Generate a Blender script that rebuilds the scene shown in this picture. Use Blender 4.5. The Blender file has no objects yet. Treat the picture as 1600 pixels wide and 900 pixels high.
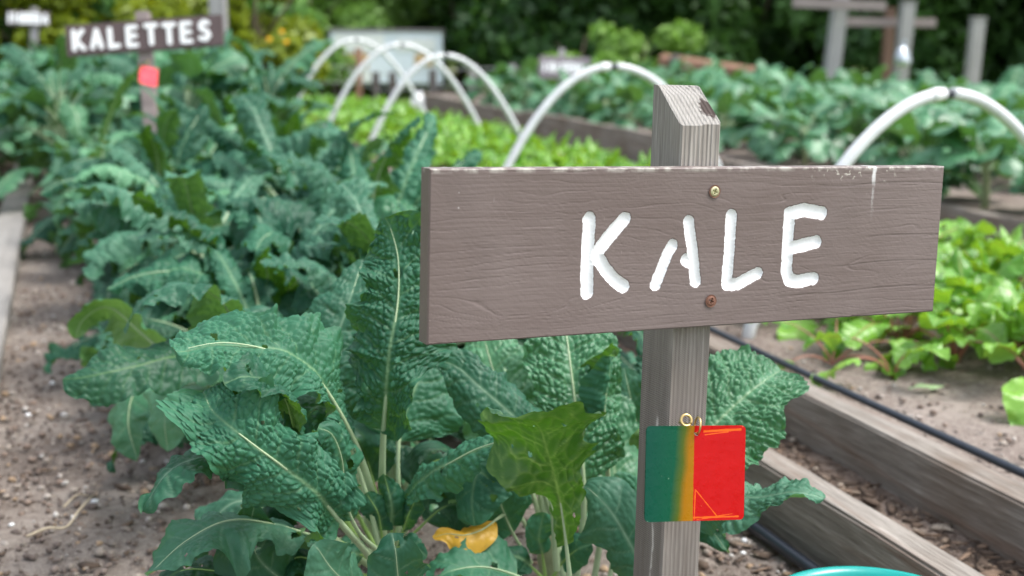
import bpy, bmesh, math, random
import numpy as np
from mathutils import Vector, Matrix
PI = math.pi
sc = bpy.context.scene
C = sc.collection

# ------------------------------------------------------------------ camera
EYE = np.array([0.0, 0.0, 0.70])
YAW, PITCH, ROLL, FPX = 0.33448985, 0.19880375, 0.00999967, 2000.0
cy, sy, cp, sp = math.cos(YAW), math.sin(YAW), math.cos(PITCH), math.sin(PITCH)
FW = np.array([sy*cp, cy*cp, -sp]); r0 = np.array([cy, -sy, 0.0]); u0 = np.cross(r0, FW)
RT = r0*math.cos(ROLL) + u0*math.sin(ROLL); UP = u0*math.cos(ROLL) - r0*math.sin(ROLL)
cam_d = bpy.data.cameras.new('camera'); cam = bpy.data.objects.new('camera', cam_d); C.objects.link(cam)
cam.matrix_world = Matrix(((RT[0], UP[0], -FW[0], EYE[0]), (RT[1], UP[1], -FW[1], EYE[1]), (RT[2], UP[2], -FW[2], EYE[2]), (0, 0, 0, 1)))
cam_d.sensor_width = 36; cam_d.lens = 36*FPX/1600; cam_d.clip_start = 0.05; cam_d.clip_end = 500
cam_d.dof.use_dof = True; cam_d.dof.focus_distance = 1.16; cam_d.dof.aperture_fstop = 5.3
sc.camera = cam

# ------------------------------------------------------------------ light
SUN_EL, SUN_AZ = math.radians(60), math.radians(118)      # azimuth clockwise from +Y: the sun stands to the right, a little behind
w = bpy.data.worlds.new('World'); sc.world = w; w.use_nodes = True
nt = w.node_tree; bg = nt.nodes['Background']
sky = nt.nodes.new('ShaderNodeTexSky'); sky.sky_type = 'NISHITA'; sky.sun_disc = False
sky.sun_elevation = SUN_EL; sky.sun_rotation = SUN_AZ; sky.air_density = 1.0; sky.dust_density = 3.0; sky.ozone_density = 1.0
hs = nt.nodes.new('ShaderNodeHueSaturation'); hs.inputs['Saturation'].default_value = 0.42
nt.links.new(sky.outputs[0], hs.inputs['Color']); nt.links.new(hs.outputs[0], bg.inputs[0]); bg.inputs[1].default_value = 0.15
sun_d = bpy.data.lights.new('sun', 'SUN'); sun_d.energy = 1.25; sun_d.angle = math.radians(22); sun_d.color = (1.0, 0.965, 0.92)
sun = bpy.data.objects.new('sun', sun_d); C.objects.link(sun)
sdir = Vector((math.sin(SUN_AZ)*math.cos(SUN_EL), math.cos(SUN_AZ)*math.cos(SUN_EL), math.sin(SUN_EL)))
sun.rotation_euler = sdir.to_track_quat('Z', 'Y').to_euler()
sc.view_settings.view_transform = 'Standard'; sc.view_settings.look = 'None'
sc.view_settings.exposure = 1.36; sc.view_settings.gamma = 1
sc.render.engine = 'CYCLES'; sc.cycles.use_denoising = True; sc.cycles.max_bounces = 8; sc.cycles.transmission_bounces = 4

# ------------------------------------------------------------------ helpers
rnd = random.Random(7)
def pt(px, py, d):      # photograph pixel (1600 wide) at distance d along the view axis -> world
    return EYE + d*(FW + RT*(px-800)/FPX + UP*(450-py)/FPX)
def gp(px, py, z):      # pixel on the level z
    d = FW*FPX + RT*(px-800) + UP*(450-py); return EYE + d*((z-EYE[2])/d[2])
def xp(px, py, X):      # pixel on the upright plane x = X
    d = FW*FPX + RT*(px-800) + UP*(450-py); return EYE + d*(X/d[0])
def tag(o, label=None, cat=None, group=None, kind=None):
    if label: o['label'] = label
    if cat: o['category'] = cat
    if group: o['group'] = group
    if kind: o['kind'] = kind
    return o
def empty(name, loc=(0, 0, 0), rz=0, **k):
    o = bpy.data.objects.new(name, None); C.objects.link(o); o.location = loc; o.rotation_euler = (0, 0, rz); o.empty_display_size = .05
    return tag(o, **k)
def link(name, me, mats=None, parent=None, loc=None, smooth=False):
    o = bpy.data.objects.new(name, me); C.objects.link(o)
    if mats is not None and len(me.materials) == 0:
        for m in (mats if isinstance(mats, (list, tuple)) else [mats]): me.materials.append(m)
    if parent: o.parent = parent
    if loc is not None: o.location = loc
    if smooth: me.shade_smooth()
    return o
def mesh_np(name, V, Fq, attrs=None, smooth=True, mat_idx=None):
    """V n x 3, Fq list/array of quads or tris (array m x k)"""
    me = bpy.data.meshes.new(name); V = np.asarray(V, np.float32); Fq = np.asarray(Fq, np.int32)
    k = Fq.shape[1]; me.vertices.add(len(V)); me.vertices.foreach_set('co', V.ravel())
    me.loops.add(len(Fq)*k); me.loops.foreach_set('vertex_index', Fq.ravel())
    me.polygons.add(len(Fq)); me.polygons.foreach_set('loop_start', np.arange(0, len(Fq)*k, k, dtype=np.int32))
    me.polygons.foreach_set('loop_total', np.full(len(Fq), k, np.int32))
    if mat_idx is not None: me.polygons.foreach_set('material_index', np.asarray(mat_idx, np.int32))
    me.update(calc_edges=True); me.validate()
    for n, a in (attrs or {}).items():
        a = np.asarray(a, np.float32)
        if a.ndim == 1:
            at = me.attributes.new(n, 'FLOAT', 'POINT'); at.data.foreach_set('value', a)
        else:
            at = me.attributes.new(n, 'FLOAT_COLOR', 'POINT'); at.data.foreach_set('color', a.ravel())
    if smooth: me.shade_smooth()
    return me
class MB:
    def __init__(s): s.bm = bmesh.new()
    def box(s, x0, x1, y0, y1, z0, z1, bev=0, jit=0, seed=0):
        vs = [s.bm.verts.new((x, y, z)) for x in (x0, x1) for y in (y0, y1) for z in (z0, z1)]
        fs = [(0, 1, 3, 2), (4, 6, 7, 5), (0, 4, 5, 1), (2, 3, 7, 6), (0, 2, 6, 4), (1, 5, 7, 3)]
        F = [s.bm.faces.new([vs[i] for i in f]) for f in fs]
        if bev:
            es = list({e for f in F for e in f.edges})
            bmesh.ops.bevel(s.bm, geom=es, offset=bev, segments=2, affect='EDGES')
        return s
    def tube(s, pts, rad, n=10, caps=True):
        pts = [Vector(p) for p in pts]; rads = rad if isinstance(rad, (list, tuple, np.ndarray)) else [rad]*len(pts)
        t0 = (pts[1]-pts[0]).normalized(); up = Vector((0, 0, 1)) if abs(t0.z) < .9 else Vector((1, 0, 0))
        a = t0.cross(up).normalized(); rings = []
        for i, p in enumerate(pts):
            t = (pts[min(i+1, len(pts)-1)]-pts[max(i-1, 0)]).normalized()
            a = (a - t*a.dot(t)).normalized(); b = t.cross(a)
            rings.append([s.bm.verts.new(p+(a*math.cos(2*PI*k/n)+b*math.sin(2*PI*k/n))*float(rads[i])) for k in range(n)])
        for i in range(len(rings)-1):
            for k in range(n): s.bm.faces.new((rings[i][k], rings[i][(k+1) % n], rings[i+1][(k+1) % n], rings[i+1][k]))
        if caps: s.bm.faces.new(rings[0][::-1]); s.bm.faces.new(rings[-1])
        return s
    def lathe(s, prof, n=48, c=(0, 0, 0)):
        rings = [[s.bm.verts.new((c[0]+r*math.cos(2*PI*k/n), c[1]+r*math.sin(2*PI*k/n), c[2]+z)) for k in range(n)] for r, z in prof]
        for i in range(len(rings)-1):
            for k in range(n): s.bm.faces.new((rings[i][k], rings[i][(k+1) % n], rings[i+1][(k+1) % n], rings[i+1][k]))
        return s
    def mesh(s, name, smooth=False):
        bmesh.ops.recalc_face_normals(s.bm, faces=s.bm.faces[:])
        me = bpy.data.meshes.new(name); s.bm.to_mesh(me); s.bm.free()
        if smooth: me.shade_smooth()
        return me
    def build(s, name, mat, parent=None, loc=None, smooth=False): return link(name, s.mesh(name, smooth), mat, parent, loc)

# lattice noise
_tab = np.random.RandomState(3).rand(256, 256)
def vnoise(x, y, seed=0):
    x = np.asarray(x, float); y = np.asarray(y, float)+np.zeros_like(x); xi = np.floor(x).astype(int); yi = np.floor(y).astype(int)
    fx = x-xi; fy = y-yi; fx = fx*fx*(3-2*fx); fy = fy*fy*(3-2*fy)
    g = lambda i, j: _tab[(i+seed*37) % 256, (j+seed*91) % 256]
    return ((g(xi, yi)*(1-fx)+g(xi+1, yi)*fx)*(1-fy)+(g(xi, yi+1)*(1-fx)+g(xi+1, yi+1)*fx)*fy)*2-1
def fbm(x, y, o=4, seed=0):
    r = 0; a = 1; t = 0
    for k in range(o): r = r+a*vnoise(np.asarray(x)*2**k+k*17.3, np.asarray(y)*2**k+k*9.1, seed+k); t += a; a *= .5
    return r/t
def worley(x, y, seed=0):
    xi = np.floor(x).astype(int); yi = np.floor(y).astype(int); f1 = np.full(x.shape, 9.); f2 = np.full(x.shape, 9.)
    for di in (-1, 0, 1):
        for dj in (-1, 0, 1):
            i = xi+di; j = yi+dj
            jx = _tab[(i+seed*13) % 256, (j+seed*5) % 256]; jy = _tab[(i+seed*29+101) % 256, (j+seed*7+57) % 256]
            d = np.hypot(i+.1+.8*jx-x, j+.1+.8*jy-y)
            f2 = np.minimum(f2, np.maximum(f1, d)); f1 = np.minimum(f1, d)
    return f1, f2
sstep = lambda a, b, x: (lambda t: t*t*(3-2*t))(np.clip((x-a)/(b-a), 0, 1))

# ------------------------------------------------------------------ materials
class NT:
    def __init__(s, name):
        s.m = bpy.data.materials.new(name); s.m.use_nodes = True; s.t = s.m.node_tree
        s.p = s.t.nodes['Principled BSDF']; s.out = s.t.nodes['Material Output']
    def n(s, ty, ins=None, **at):
        nd = s.t.nodes.new('ShaderNode'+ty)
        for k, v in at.items(): setattr(nd, k, v)
        for k, v in (ins or {}).items():
            if isinstance(v, bpy.types.NodeSocket): s.t.links.new(v, nd.inputs[k])
            else: nd.inputs[k].default_value = v
        return nd
    def coord(s, scale=(1, 1, 1), which='Object', rot=(0, 0, 0)):
        tc = s.n('TexCoord'); return s.n('Mapping', {'Vector': tc.outputs[which], 'Scale': scale, 'Rotation': rot}).outputs[0]
    def noise(s, vec, scale, detail=4, rough=.55, dist=0): return s.n('TexNoise', {'Vector': vec, 'Scale': scale, 'Detail': detail, 'Roughness': rough, 'Distortion': dist}).outputs['Fac']
    def ramp(s, fac, stops, interp='LINEAR'):
        r = s.n('ValToRGB', {'Fac': fac}); cr = r.color_ramp; cr.interpolation = interp
        while len(cr.elements) < len(stops): cr.elements.new(.5)
        for e, (p, c) in zip(cr.elements, stops): e.position = p; e.color = (*c, 1) if len(c) == 3 else c
        return r.outputs[0]
    def mix(s, fac, a, b, mode='MIX'):
        nd = s.n('MixRGB', blend_type=mode); c = lambda v: (*v, 1) if isinstance(v, tuple) and len(v) == 3 else v
        for k, v in (('Fac', fac), ('Color1', c(a)), ('Color2', c(b))):
            if isinstance(v, bpy.types.NodeSocket): s.t.links.new(v, nd.inputs[k])
            else: nd.inputs[k].default_value = v
        return nd.outputs[0]
    def math(s, op, a, b=0.0):
        nd = s.n('Math', operation=op)
        for i, v in enumerate((a, b)):
            if isinstance(v, bpy.types.NodeSocket): s.t.links.new(v, nd.inputs[i])
            else: nd.inputs[i].default_value = v
        return nd.outputs[0]
    def attr(s, name, out='Fac'): return s.n('Attribute', attribute_name=name).outputs[out]
    def bump(s, h, dist, strength=1.0, normal=None):
        ins = {'Height': h, 'Distance': dist, 'Strength': strength}
        if normal is not None: ins['Normal'] = normal
        return s.n('Bump', ins).outputs[0]
    def fin(s, col=None, rough=None, nor=None, spec=None, metal=None):
        for k, v in (('Base Color', col), ('Roughness', rough), ('Normal', nor), ('Specular IOR Level', spec), ('Metallic', metal)):
            if v is None: continue
            if isinstance(v, bpy.types.NodeSocket): s.t.links.new(v, s.p.inputs[k])
            else: s.p.inputs[k].default_value = (*v, 1) if isinstance(v, tuple) and len(v) == 3 else v
        return s.m

def leaf_mat(name, dark, light, vein, under, trans, rough=.42, wax=.5, tr=.22, bump_scale=90, bump_d=.0006, patch=None):
    s = NT(name); v = s.coord()
    big = s.noise(v, 14, 3); sm = s.noise(v, 160, 3)
    rndv = s.n('ObjectInfo').outputs['Random']
    f = s.math('ADD', s.math('MULTIPLY', big, .7), s.math('ADD', s.math('MULTIPLY', sm, .25), s.math('SUBTRACT', s.math('MULTIPLY', rndv, .5), .1)))
    col = s.mix(s.n('MapRange', {'Value': f, 'From Min': .38, 'From Max': .88}).outputs[0], dark, light)
    if patch: col = s.mix(s.n('MapRange', {'Value': s.noise(v, 30, 2), 'From Min': .62, 'From Max': .75}).outputs[0], col, patch)
    rib = s.attr('rib'); col = s.mix(s.math('MINIMUM', rib, 1.0), col, vein)
    ucol = s.mix(s.math('MINIMUM', s.math('MULTIPLY', rib, 1.1), 1.0), under, vein)
    bf = s.n('NewGeometry').outputs['Backfacing']
    col = s.mix(bf, col, ucol)
    nor = s.bump(s.math('ADD', s.noise(v, bump_scale, 2), s.math('MULTIPLY', s.noise(v, bump_scale*5, 2), .25)), bump_d)
    s.fin(col, rough, nor, wax)
    t = s.n('BsdfTranslucent', {'Color': (*trans, 1), 'Normal': nor})
    mx = s.n('MixShader', {0: tr, 1: s.p.outputs[0], 2: t.outputs[0]}); s.t.links.new(mx.outputs[0], s.out.inputs[0])
    return s.m
M = {}
M['kale'] = leaf_mat('kale_leaf', (.009, .064, .036), (.042, .165, .094), (.26, .42, .22), (.07, .17, .03), (.12, .30, .02), rough=.52, wax=.28)
M['kale_dark'] = leaf_mat('kale_leaf_dark', (.006, .044, .024), (.022, .092, .050), (.14, .26, .08), (.05, .13, .02), (.10, .26, .02), rough=.5, wax=.3)
M['kale_pale'] = leaf_mat('kale_leaf_pale', (.030, .140, .060), (.105, .30, .150), (.38, .52, .30), (.11, .22, .06), (.14, .32, .04))
M['kale_grey'] = leaf_mat('kale_leaf_glaucous', (.016, .088, .050), (.070, .205, .125), (.30, .45, .30), (.11, .25, .08), (.12, .28, .04), rough=.5, wax=.34)
M['kale_under'] = leaf_mat('kale_leaf_backlit', (.04, .14, .07), (.09, .22, .12), (.26, .40, .10), (.034, .118, .012), (.10, .28, .01), tr=.30)
M['broccoli'] = leaf_mat('brassica_leaf', (.028, .13, .055), (.12, .31, .16), (.30, .46, .28), (.10, .22, .10), (.10, .26, .04), rough=.36, wax=.6)
M['beet'] = leaf_mat('beet_leaf', (.07, .23, .015), (.24, .50, .06), (.38, .50, .16), (.16, .36, .05), (.34, .58, .03), rough=.33, wax=.6, tr=.3, bump_scale=60, bump_d=.002)
M['yellowing'] = leaf_mat('yellow_leaf', (.42, .22, .015), (.55, .32, .022), (.50, .36, .08), (.6, .3, .03), (.8, .4, .03), rough=.45)
def plain(name, c, rough=.5, var=.15, scale=40, bump=.0004, spec=.4, metal=0, wh='Object'):
    s = NT(name); v = s.coord(which=wh); n = s.noise(v, scale, 4)
    col = s.mix(n, tuple(x*(1-var) for x in c), tuple(min(1, x*(1+var)) for x in c))
    return s.fin(col, rough, s.bump(s.noise(v, scale*4, 3), bump), spec, metal)
M['rib'] = plain('kale_midrib', (.36, .47, .28), .35, .15, 60, .0003, .5)
M['rib_dark'] = plain('kale_petiole_green', (.26, .42, .12), .35, .2, 60, .0003, .5)
M['beet_stem'] = plain('beet_petiole', (.34, .15, .10), .35, .5, 25, .0002, .5)
M['stalk'] = plain('kale_stalk', (.26, .30, .16), .6, .3, 50, .001)
M['bark'] = plain('bark', (.10, .075, .055), .9, .4, 12, .01)
M['pvc'] = plain('white_pvc', (.60, .62, .63), .36, .22, 16, .0002, .5)
M['coupling'] = plain('dark_coupling', (.03, .035, .045), .4, .2)
M['hose'] = plain('black_hose', (.018, .024, .036), .38, .25, 30, .0005, .6)
M['brass'] = plain('brass', (.62, .46, .20), .35, .15, 80, .0002, .5, 1.0)
M['rust'] = plain('rusty_steel', (.20, .10, .07), .6, .4, 400, .0003, .4, .5)
M['zinc'] = plain('yellow_zinc_steel', (.50, .47, .30), .4, .2, 400, .0002, .5, .8)
M['teal'] = plain('teal_plastic', (.0, .27, .24), .25, .12, 30, .0002, .5)
M['whitepl'] = plain('white_plastic', (.78, .80, .80), .35, .05, 30, .0002, .5)
M['whitebox'] = plain('white_painted_panel', (.78, .84, .94), .5, .07, 3, .001)
M['tanboard'] = plain('tan_board', (.60, .38, .16), .6, .15, 6, .001)
M['darkpost'] = plain('dark_post', (.09, .075, .07), .8, .3, 12, .002)
M['brownpost'] = plain('brown_timber', (.15, .09, .065), .75, .3, 10, .003)
M['redpost'] = plain('reddish_timber', (.28, .16, .105), .75, .3, 10, .003)
M['signdark'] = plain('dark_brown_paint', (.095, .066, .066), .55, .15, 20, .0006)
M['signgrey'] = plain('grey_mauve_paint', (.22, .19, .21), .6, .15, 20, .0006)
M['paint'] = plain('white_paint', (.84, .85, .86), .35, .03, 60, .0004)
M['wire'] = plain('galvanised_wire', (.35, .37, .38), .4, .1, 30, .0001, .5, .8)
M['flower'] = plain('orange_flower', (.85, .42, .01), .5, .2)
M['foil'] = plain('pale_foil', (.5, .55, .6), .3, .2, 20, .002, .5, .6)
M['straw'] = plain('dry_straw', (.50, .42, .30), .7, .25, 60, .0006)

def wood(name, a, b, c, axis='Y', rough=.8, ring=1.0, bump=.0012, stain=None):
    s = NT(name); tc = s.n('TexCoord').outputs['Object']
    st = {'X': (.06, 1, 1), 'Y': (1, .06, 1), 'Z': (1, 1, .05)}[axis]
    v = s.n('Mapping', {'Vector': tc, 'Scale': st}).outputs[0]
    n1 = s.noise(v, 55*ring, 5, .6, .6); n2 = s.noise(v, 260*ring, 3, .6); n3 = s.noise(tc, 5, 3)
    n4 = s.noise(v, 12*ring, 3, .5, 1.0)
    col = s.ramp(s.math('ADD', s.math('MULTIPLY', n1, .55), s.math('MULTIPLY', n2, .45)), [(.32, a), (.52, b), (.68, c)])
    col = s.mix(s.n('MapRange', {'Value': n4, 'From Min': .35, 'From Max': .65, 'To Min': .0, 'To Max': .55}).outputs[0], col, s.mix(.5, a, b))
    if stain: col = s.mix(s.n('MapRange', {'Value': n3, 'From Min': .45, 'From Max': .7, 'To Max': .7}).outputs[0], col, stain)
    st2 = s.noise(s.n('Mapping', {'Vector': tc, 'Scale': st}).outputs[0], 20, 4, .6, 1.5); col = s.mix(s.n('MapRange', {'Value': st2, 'From Min': .56, 'From Max': .70, 'To Max': .55}).outputs[0], col, (.20, .13, .095) if stain else b)
    h = s.math('ADD', n1, s.math('MULTIPLY', n2, .6))
    return s.fin(col, rough, s.bump(h, bump), .25)
M['plank'] = wood('weathered_plank', (.12, .103, .086), (.27, .245, .215), (.47, .44, .40), 'Y', stain=(.15, .11, .08), bump=.004)
M['plankx'] = wood('weathered_plank_across', (.15, .125, .105), (.31, .275, .245), (.50, .465, .43), 'X', stain=(.16, .115, .085))
M['edging'] = wood('grey_edging_board', (.20, .19, .175), (.29, .275, .255), (.38, .365, .34), 'Y')
M['post'] = wood('grey_stake_timber', (.20, .17, .15), (.40, .36, .325), (.62, .585, .54), 'Z', ring=1.6, bump=.0016)
M['greypost'] = wood('grey_garden_post', (.20, .20, .20), (.33, .32, .32), (.46, .45, .46), 'Z', ring=.6)
M['mauverail'] = wood('mauve_grey_rail', (.17, .14, .14), (.30, .25, .24), (.42, .36, .34), 'X', ring=.6)

def soil_mat(name, a, b, c, sc_=1.0):
    s = NT(name); v = s.coord(); n1 = s.noise(v, 4*sc_, 6, .7); n2 = s.noise(v, 60*sc_, 5, .65); n3 = s.noise(v, 330*sc_, 3, .6)
    col = s.ramp(s.math('ADD', s.math('MULTIPLY', n1, .45), s.math('ADD', s.math('MULTIPLY', n2, .35), s.math('MULTIPLY', n3, .3))), [(.36, a), (.5, b), (.62, c)])
    vo = s.n('TexVoronoi', {'Vector': v, 'Scale': 150*sc_}, feature='F1')
    peb = s.n('MapRange', {'Value': vo.outputs['Distance'], 'From Min': .12, 'From Max': .28, 'To Min': 1.0, 'To Max': 0.0}).outputs[0]
    sel = s.n('MapRange', {'Value': s.n('SeparateColor', {'Color': vo.outputs['Color']}).outputs[0], 'From Min': .86, 'From Max': .9}).outputs[0]
    col = s.mix(s.math('MULTIPLY', peb, sel), col, (.42, .38, .34))
    h = s.math('ADD', s.math('MULTIPLY', n2, 1.0), s.math('MULTIPLY', n3, .4))
    return s.fin(col, .95, s.bump(h, .006), .15)
M['soil'] = soil_mat('garden_soil', (.075, .058, .048), (.165, .136, .116), (.28, .245, .215))
M['soil_dark'] = soil_mat('damp_bed_soil', (.08, .06, .05), (.17, .135, .115), (.29, .25, .22))
M['path'] = soil_mat('mulched_path', (.055, .038, .029), (.125, .092, .072), (.25, .20, .165))
def grass_mat():
    s = NT('grass_ground'); v = s.coord(); n = s.noise(v, .8, 4); n2 = s.noise(v, 9, 4)
    col = s.mix(n2, (.07, .13, .03), (.19, .30, .08)); col = s.mix(s.n('MapRange', {'Value': n, 'From Min': .5, 'From Max': .64}).outputs[0], col, (.26, .20, .14))
    return s.fin(col, .95, s.bump(n2, .02), .1)
M['ground'] = grass_mat()
def tint_mat(name, rough=.85):
    s = NT(name); v = s.coord(); c = s.mix(s.noise(v, 300, 2), s.attr('tint', 'Color'), (.1, .08, .07)); 
    c = s.mix(.25, s.attr('tint', 'Color'), c)
    return s.fin(c, rough, s.bump(s.noise(v, 500, 2), .0008), .25)
M['tint'] = tint_mat('mixed_stones')

# ------------------------------------------------------------------ the setting: ground, paths, soil
def sheet(name, x0, x1, y0, y1, z, mat, step=.05, amp=.008, seed=0, edge=True):
    nx = max(2, int((x1-x0)/step)); ny = max(2, int((y1-y0)/step))
    x = np.linspace(x0, x1, nx+1); y = np.linspace(y0, y1, ny+1); X, Y = np.meshgrid(x, y)
    Z = z + amp*fbm(X*6, Y*6, 4, seed) + amp*.6*fbm(X*25, Y*25, 3, seed+5)
    V = np.stack([X, Y, Z], -1).reshape(-1, 3); i = np.arange(nx*ny); r = i//nx; c = i % nx; a = r*(nx+1)+c
    o = link(name, mesh_np(name, V, np.stack([a, a+1, a+nx+2, a+nx+1], 1)), mat); return tag(o, kind='structure')
BED_X0, BED_X1 = -.155, .910          # kale bed between its two boards
XA0, XA1 = 1.155, 1.210                # left board of the hooped bed
ZTOP = .10
sheet('ground', -150, 150, -60, 200, -.06, M['ground'], 4.0, .0)
sheet('soil', BED_X0, BED_X1, -.6, 3.2, .0, M['soil'], .012, .009, 1)
sheet('soil', BED_X0, BED_X1, 3.2, 11, .0, M['soil'], .04, .009, 1)
sheet('path', .957, 1.155, -.6, 9.5, .012, M['path'], .02, .010, 2)
sheet('soil', XA1, 2.30, .4, 4.0, .083, M['soil_dark'], .014, .008, 3)
sheet('soil', XA1, 2.30, 4.0, 9.5, .083, M['soil_dark'], .04, .008, 3)
sheet('path', 2.35, 2.92, .2, 11, .0, M['path'], .05, .01, 4)
sheet('soil', 2.96, 5.9, .6, 11.0, .085, M['soil_dark'], .05, .012, 5)
sheet('path', -1.1, -.245, -.6, 11, -.005, M['path'], .04, .008, 6)

ico = bmesh.new(); bmesh.ops.create_icosphere(ico, subdivisions=1, radius=1)
IV = np.array([v.co[:] for v in ico.verts]); IF = np.array([[v.index for v in f.verts] for f in ico.faces]); ico.free()
def pebbles(name, regions, label, sizes=(.0015, .005), mat=None, tints=None, seed=1, flat=.6, long_=1.0):
    R = np.random.RandomState(seed); V = []; Fs = []; T = []; base = 0
    for (x0, x1, y0, y1, z, n) in regions:
        for k in range(n):
            s = sizes[0]+(sizes[1]-sizes[0])*R.rand()**3.0
            v = IV*(1+.25*R.randn(len(IV), 1)*.6); v = v*np.array([s*(1+(long_-1)*R.rand()), s*(.6+.4*R.rand()), s*flat])
            a = R.rand()*2*PI; t = R.randn()*.35; ca, sa = math.cos(a), math.sin(a)
            Rz = np.array([[ca, -sa, 0], [sa, ca, 0], [0, 0, 1]]); Rx = np.array([[1, 0, 0], [0, math.cos(t), -math.sin(t)], [0, math.sin(t), math.cos(t)]])
            y = y0+(y1-y0)*R.rand()**1.3
            v = v@Rx.T@Rz.T+np.array([x0+(x1-x0)*R.rand(), y, z+s*.25+.002])
            c = tints[R.choice(len(tints))]; c = np.array(c)*(.75+.5*R.rand())
            V.append(v); Fs.append(IF+base); base += len(v); T.append(np.tile([*np.clip(c, 0, .9), 1], (len(v), 1)))
    o = link(name, mesh_np(name, np.concatenate(V), np.concatenate(Fs), {'tint': np.concatenate(T)}, smooth=False), mat or M['tint'])
    return tag(o, label, kind='stuff')
GT = [(.30, .26, .22)]*4+[(.20, .15, .12)]*5+[(.42, .38, .34)]*2+[(.50, .48, .45)]+[(.36, .26, .17)]*2+[(.15, .12, .105)]*4
pebbles('gravel', [(BED_X0, BED_X1, .9, 3.6, .0, 9000), (BED_X0, BED_X1, 3.6, 6.5, .0, 1500)], 'small mixed stones and crumbs lying on the kale bed soil', (.0015, .0095), tints=GT, seed=2)
pebbles('soil_crumbs', [(BED_X0, BED_X1, .9, 3.4, .0, 9000)], 'dark crumbly clods of soil on the kale bed', (.0012, .0065), tints=[(.14, .11, .092), (.17, .135, .115), (.22, .18, .155)], seed=12, flat=.7)
pebbles('gravel', [(XA1, 2.28, 1.2, 4.2, .085, 4500)], 'small stones and soil crumbs on the hooped bed', (.0015, .007), tints=GT, seed=3)
CT = [(.19, .13, .09)]*4+[(.30, .23, .17)]*2+[(.10, .07, .05)]*7+[(.40, .34, .27)]
pebbles('wood_chips', [(.959, 1.15, .9, 4.5, .014, 5000), (.15, .9, 1.2, 3.0, .0, 1300), (-.12, .9, .95, 3.4, .0, 700)], 'brown shredded bark mulch lying between the bed boards', (.002, .009), tints=CT, seed=4, flat=.22, long_=3.0)
pebbles('wood_chips', [(-1.1, -.25, 3., 8, .0, 1500)], 'brown bark mulch on the path left of the pale edging board', (.004, .016), tints=CT, seed=5, flat=.22, long_=2.5)

# ------------------------------------------------------------------ raised bed boards
def plank(parent, x0, x1, y0, y1, z0, z1, mat, bev=.004, name='plank'):
    m = MB(); m.box(x0, x1, y0, y1, z0, z1, bev); me = m.mesh(name)
    # subdivide along the length and let the edges wander a little
    bm = bmesh.new(); bm.from_mesh(me)
    L = max(x1-x0, y1-y0); n = int(L/.12); es = [e for e in bm.edges if e.calc_length() > .5*L]
    if n > 1: bmesh.ops.subdivide_edges(bm, edges=es, cuts=n, use_grid_fill=True)
    for v in bm.verts:
        q = v.co.y if (y1-y0) > (x1-x0) else v.co.x
        v.co.z += .0035*float(vnoise(q*4, v.co.x*9, 5)); v.co.x += .003*float(vnoise(q*5, v.co.z*20, 6))
    bm.to_mesh(me); bm.free()
    return link(name, me, mat, parent)
kb = empty('raised_bed_frame', (0, 0, 0), label='low weathered timber frame around the kale bed, its right board passing behind the teal rim', cat='raised bed')
yb = [-.6, 1.95, 4.4, 6.9, 9.3]
for i in range(4): plank(kb, .910+.001*(i % 2), .957+.002*(i % 2), yb[i]+.002, yb[i+1]-.002, -.05, ZTOP+.003*(i % 2), M['plank'])
for i in range(4): plank(kb, -.245-.002*(i % 2), -.155, yb[i]+.4, yb[i+1]+.396, -.05, .045, M['edging'])
ab = empty('raised_bed_frame', (0, 0, 0), label='weathered timber frame around the hooped bed of bright green beets', cat='raised bed')
ya = [.3, 2.7, 5.1, 7.4, 9.6]
for i in range(4):
    plank(ab, XA0, XA1-.003*(i % 2), ya[i]+.002, ya[i+1]-.002, -.05, ZTOP+.002*(i % 2), M['plank'])
    plank(ab, 2.30, 2.345, ya[i]+.002, ya[i+1]-.002, -.05, ZTOP, M['plank'])
plank(ab, XA1+.002, 2.298, 9.50, 9.545, -.05, ZTOP-.003, M['plankx'])
plank(ab, XA1+.002, 2.298, .34, .385, -.05, ZTOP-.003, M['plankx'])
cb = empty('raised_bed_frame', (0, 0, 0), label='grey timber frame around the far bed of broad blue green brassicas', cat='raised bed')
yc = [.5, 3.1, 5.62, 8.2, 11.0]
for i in range(4):
    plank(cb, 2.915-.012*(i % 2), 2.958-.012*(i % 2), yc[i]+.004, yc[i+1]-.004, -.05, [.10, .11, .17, .155][i], M['plank'])
    plank(cb, 5.905, 5.95, yc[i]+.004, yc[i+1]-.004, -.05, .15, M['plank'])
plank(cb, 2.96, 5.90, 10.95, 10.995, -.05, .15, M['plankx'])
plank(cb, 2.96, 5.90, .52, .565, -.05, .15, M['plankx'])

def hose(pts, rad, label):
    m = MB(); P = []
    pts = [np.array(p, float) for p in pts]; pts = [2*pts[0]-pts[1]]+pts+[2*pts[-1]-pts[-2]]
    for i in range(1, len(pts)-2):
        for t in np.linspace(0, 1, 10, endpoint=False):
            p0, p1, p2, p3 = pts[i-1:i+3]
            P.append(.5*((2*p1)+(-p0+p2)*t+(2*p0-5*p1+4*p2-p3)*t*t+(-p0+3*p1-3*p2+p3)*t**3))
    P.append(pts[-2]); m.tube(P, rad, 12)
    o = m.build('drip_hose', M['hose'], smooth=True); return tag(o, label, 'hose', 'black irrigation hoses along the bed boards')
hose([(.895, .3, .018), (.890, 1.0, .016), (.883, 1.5, .018), (.893, 2.1, .016), (.875, 2.8, .016), (.895, 4, .018), (.895, 6, .016)], .0085, 'black irrigation hose on the kale bed soil, against the inner face of the nearest board')
hose([(1.233, .5, .102), (1.228, 1.3, .104), (1.224, 2.0, .103), (1.232, 2.7, .101), (1.227, 4, .101), (1.235, 7, .1)], .0065, 'black irrigation hose lying behind the top edge of the hooped bed board')

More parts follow.
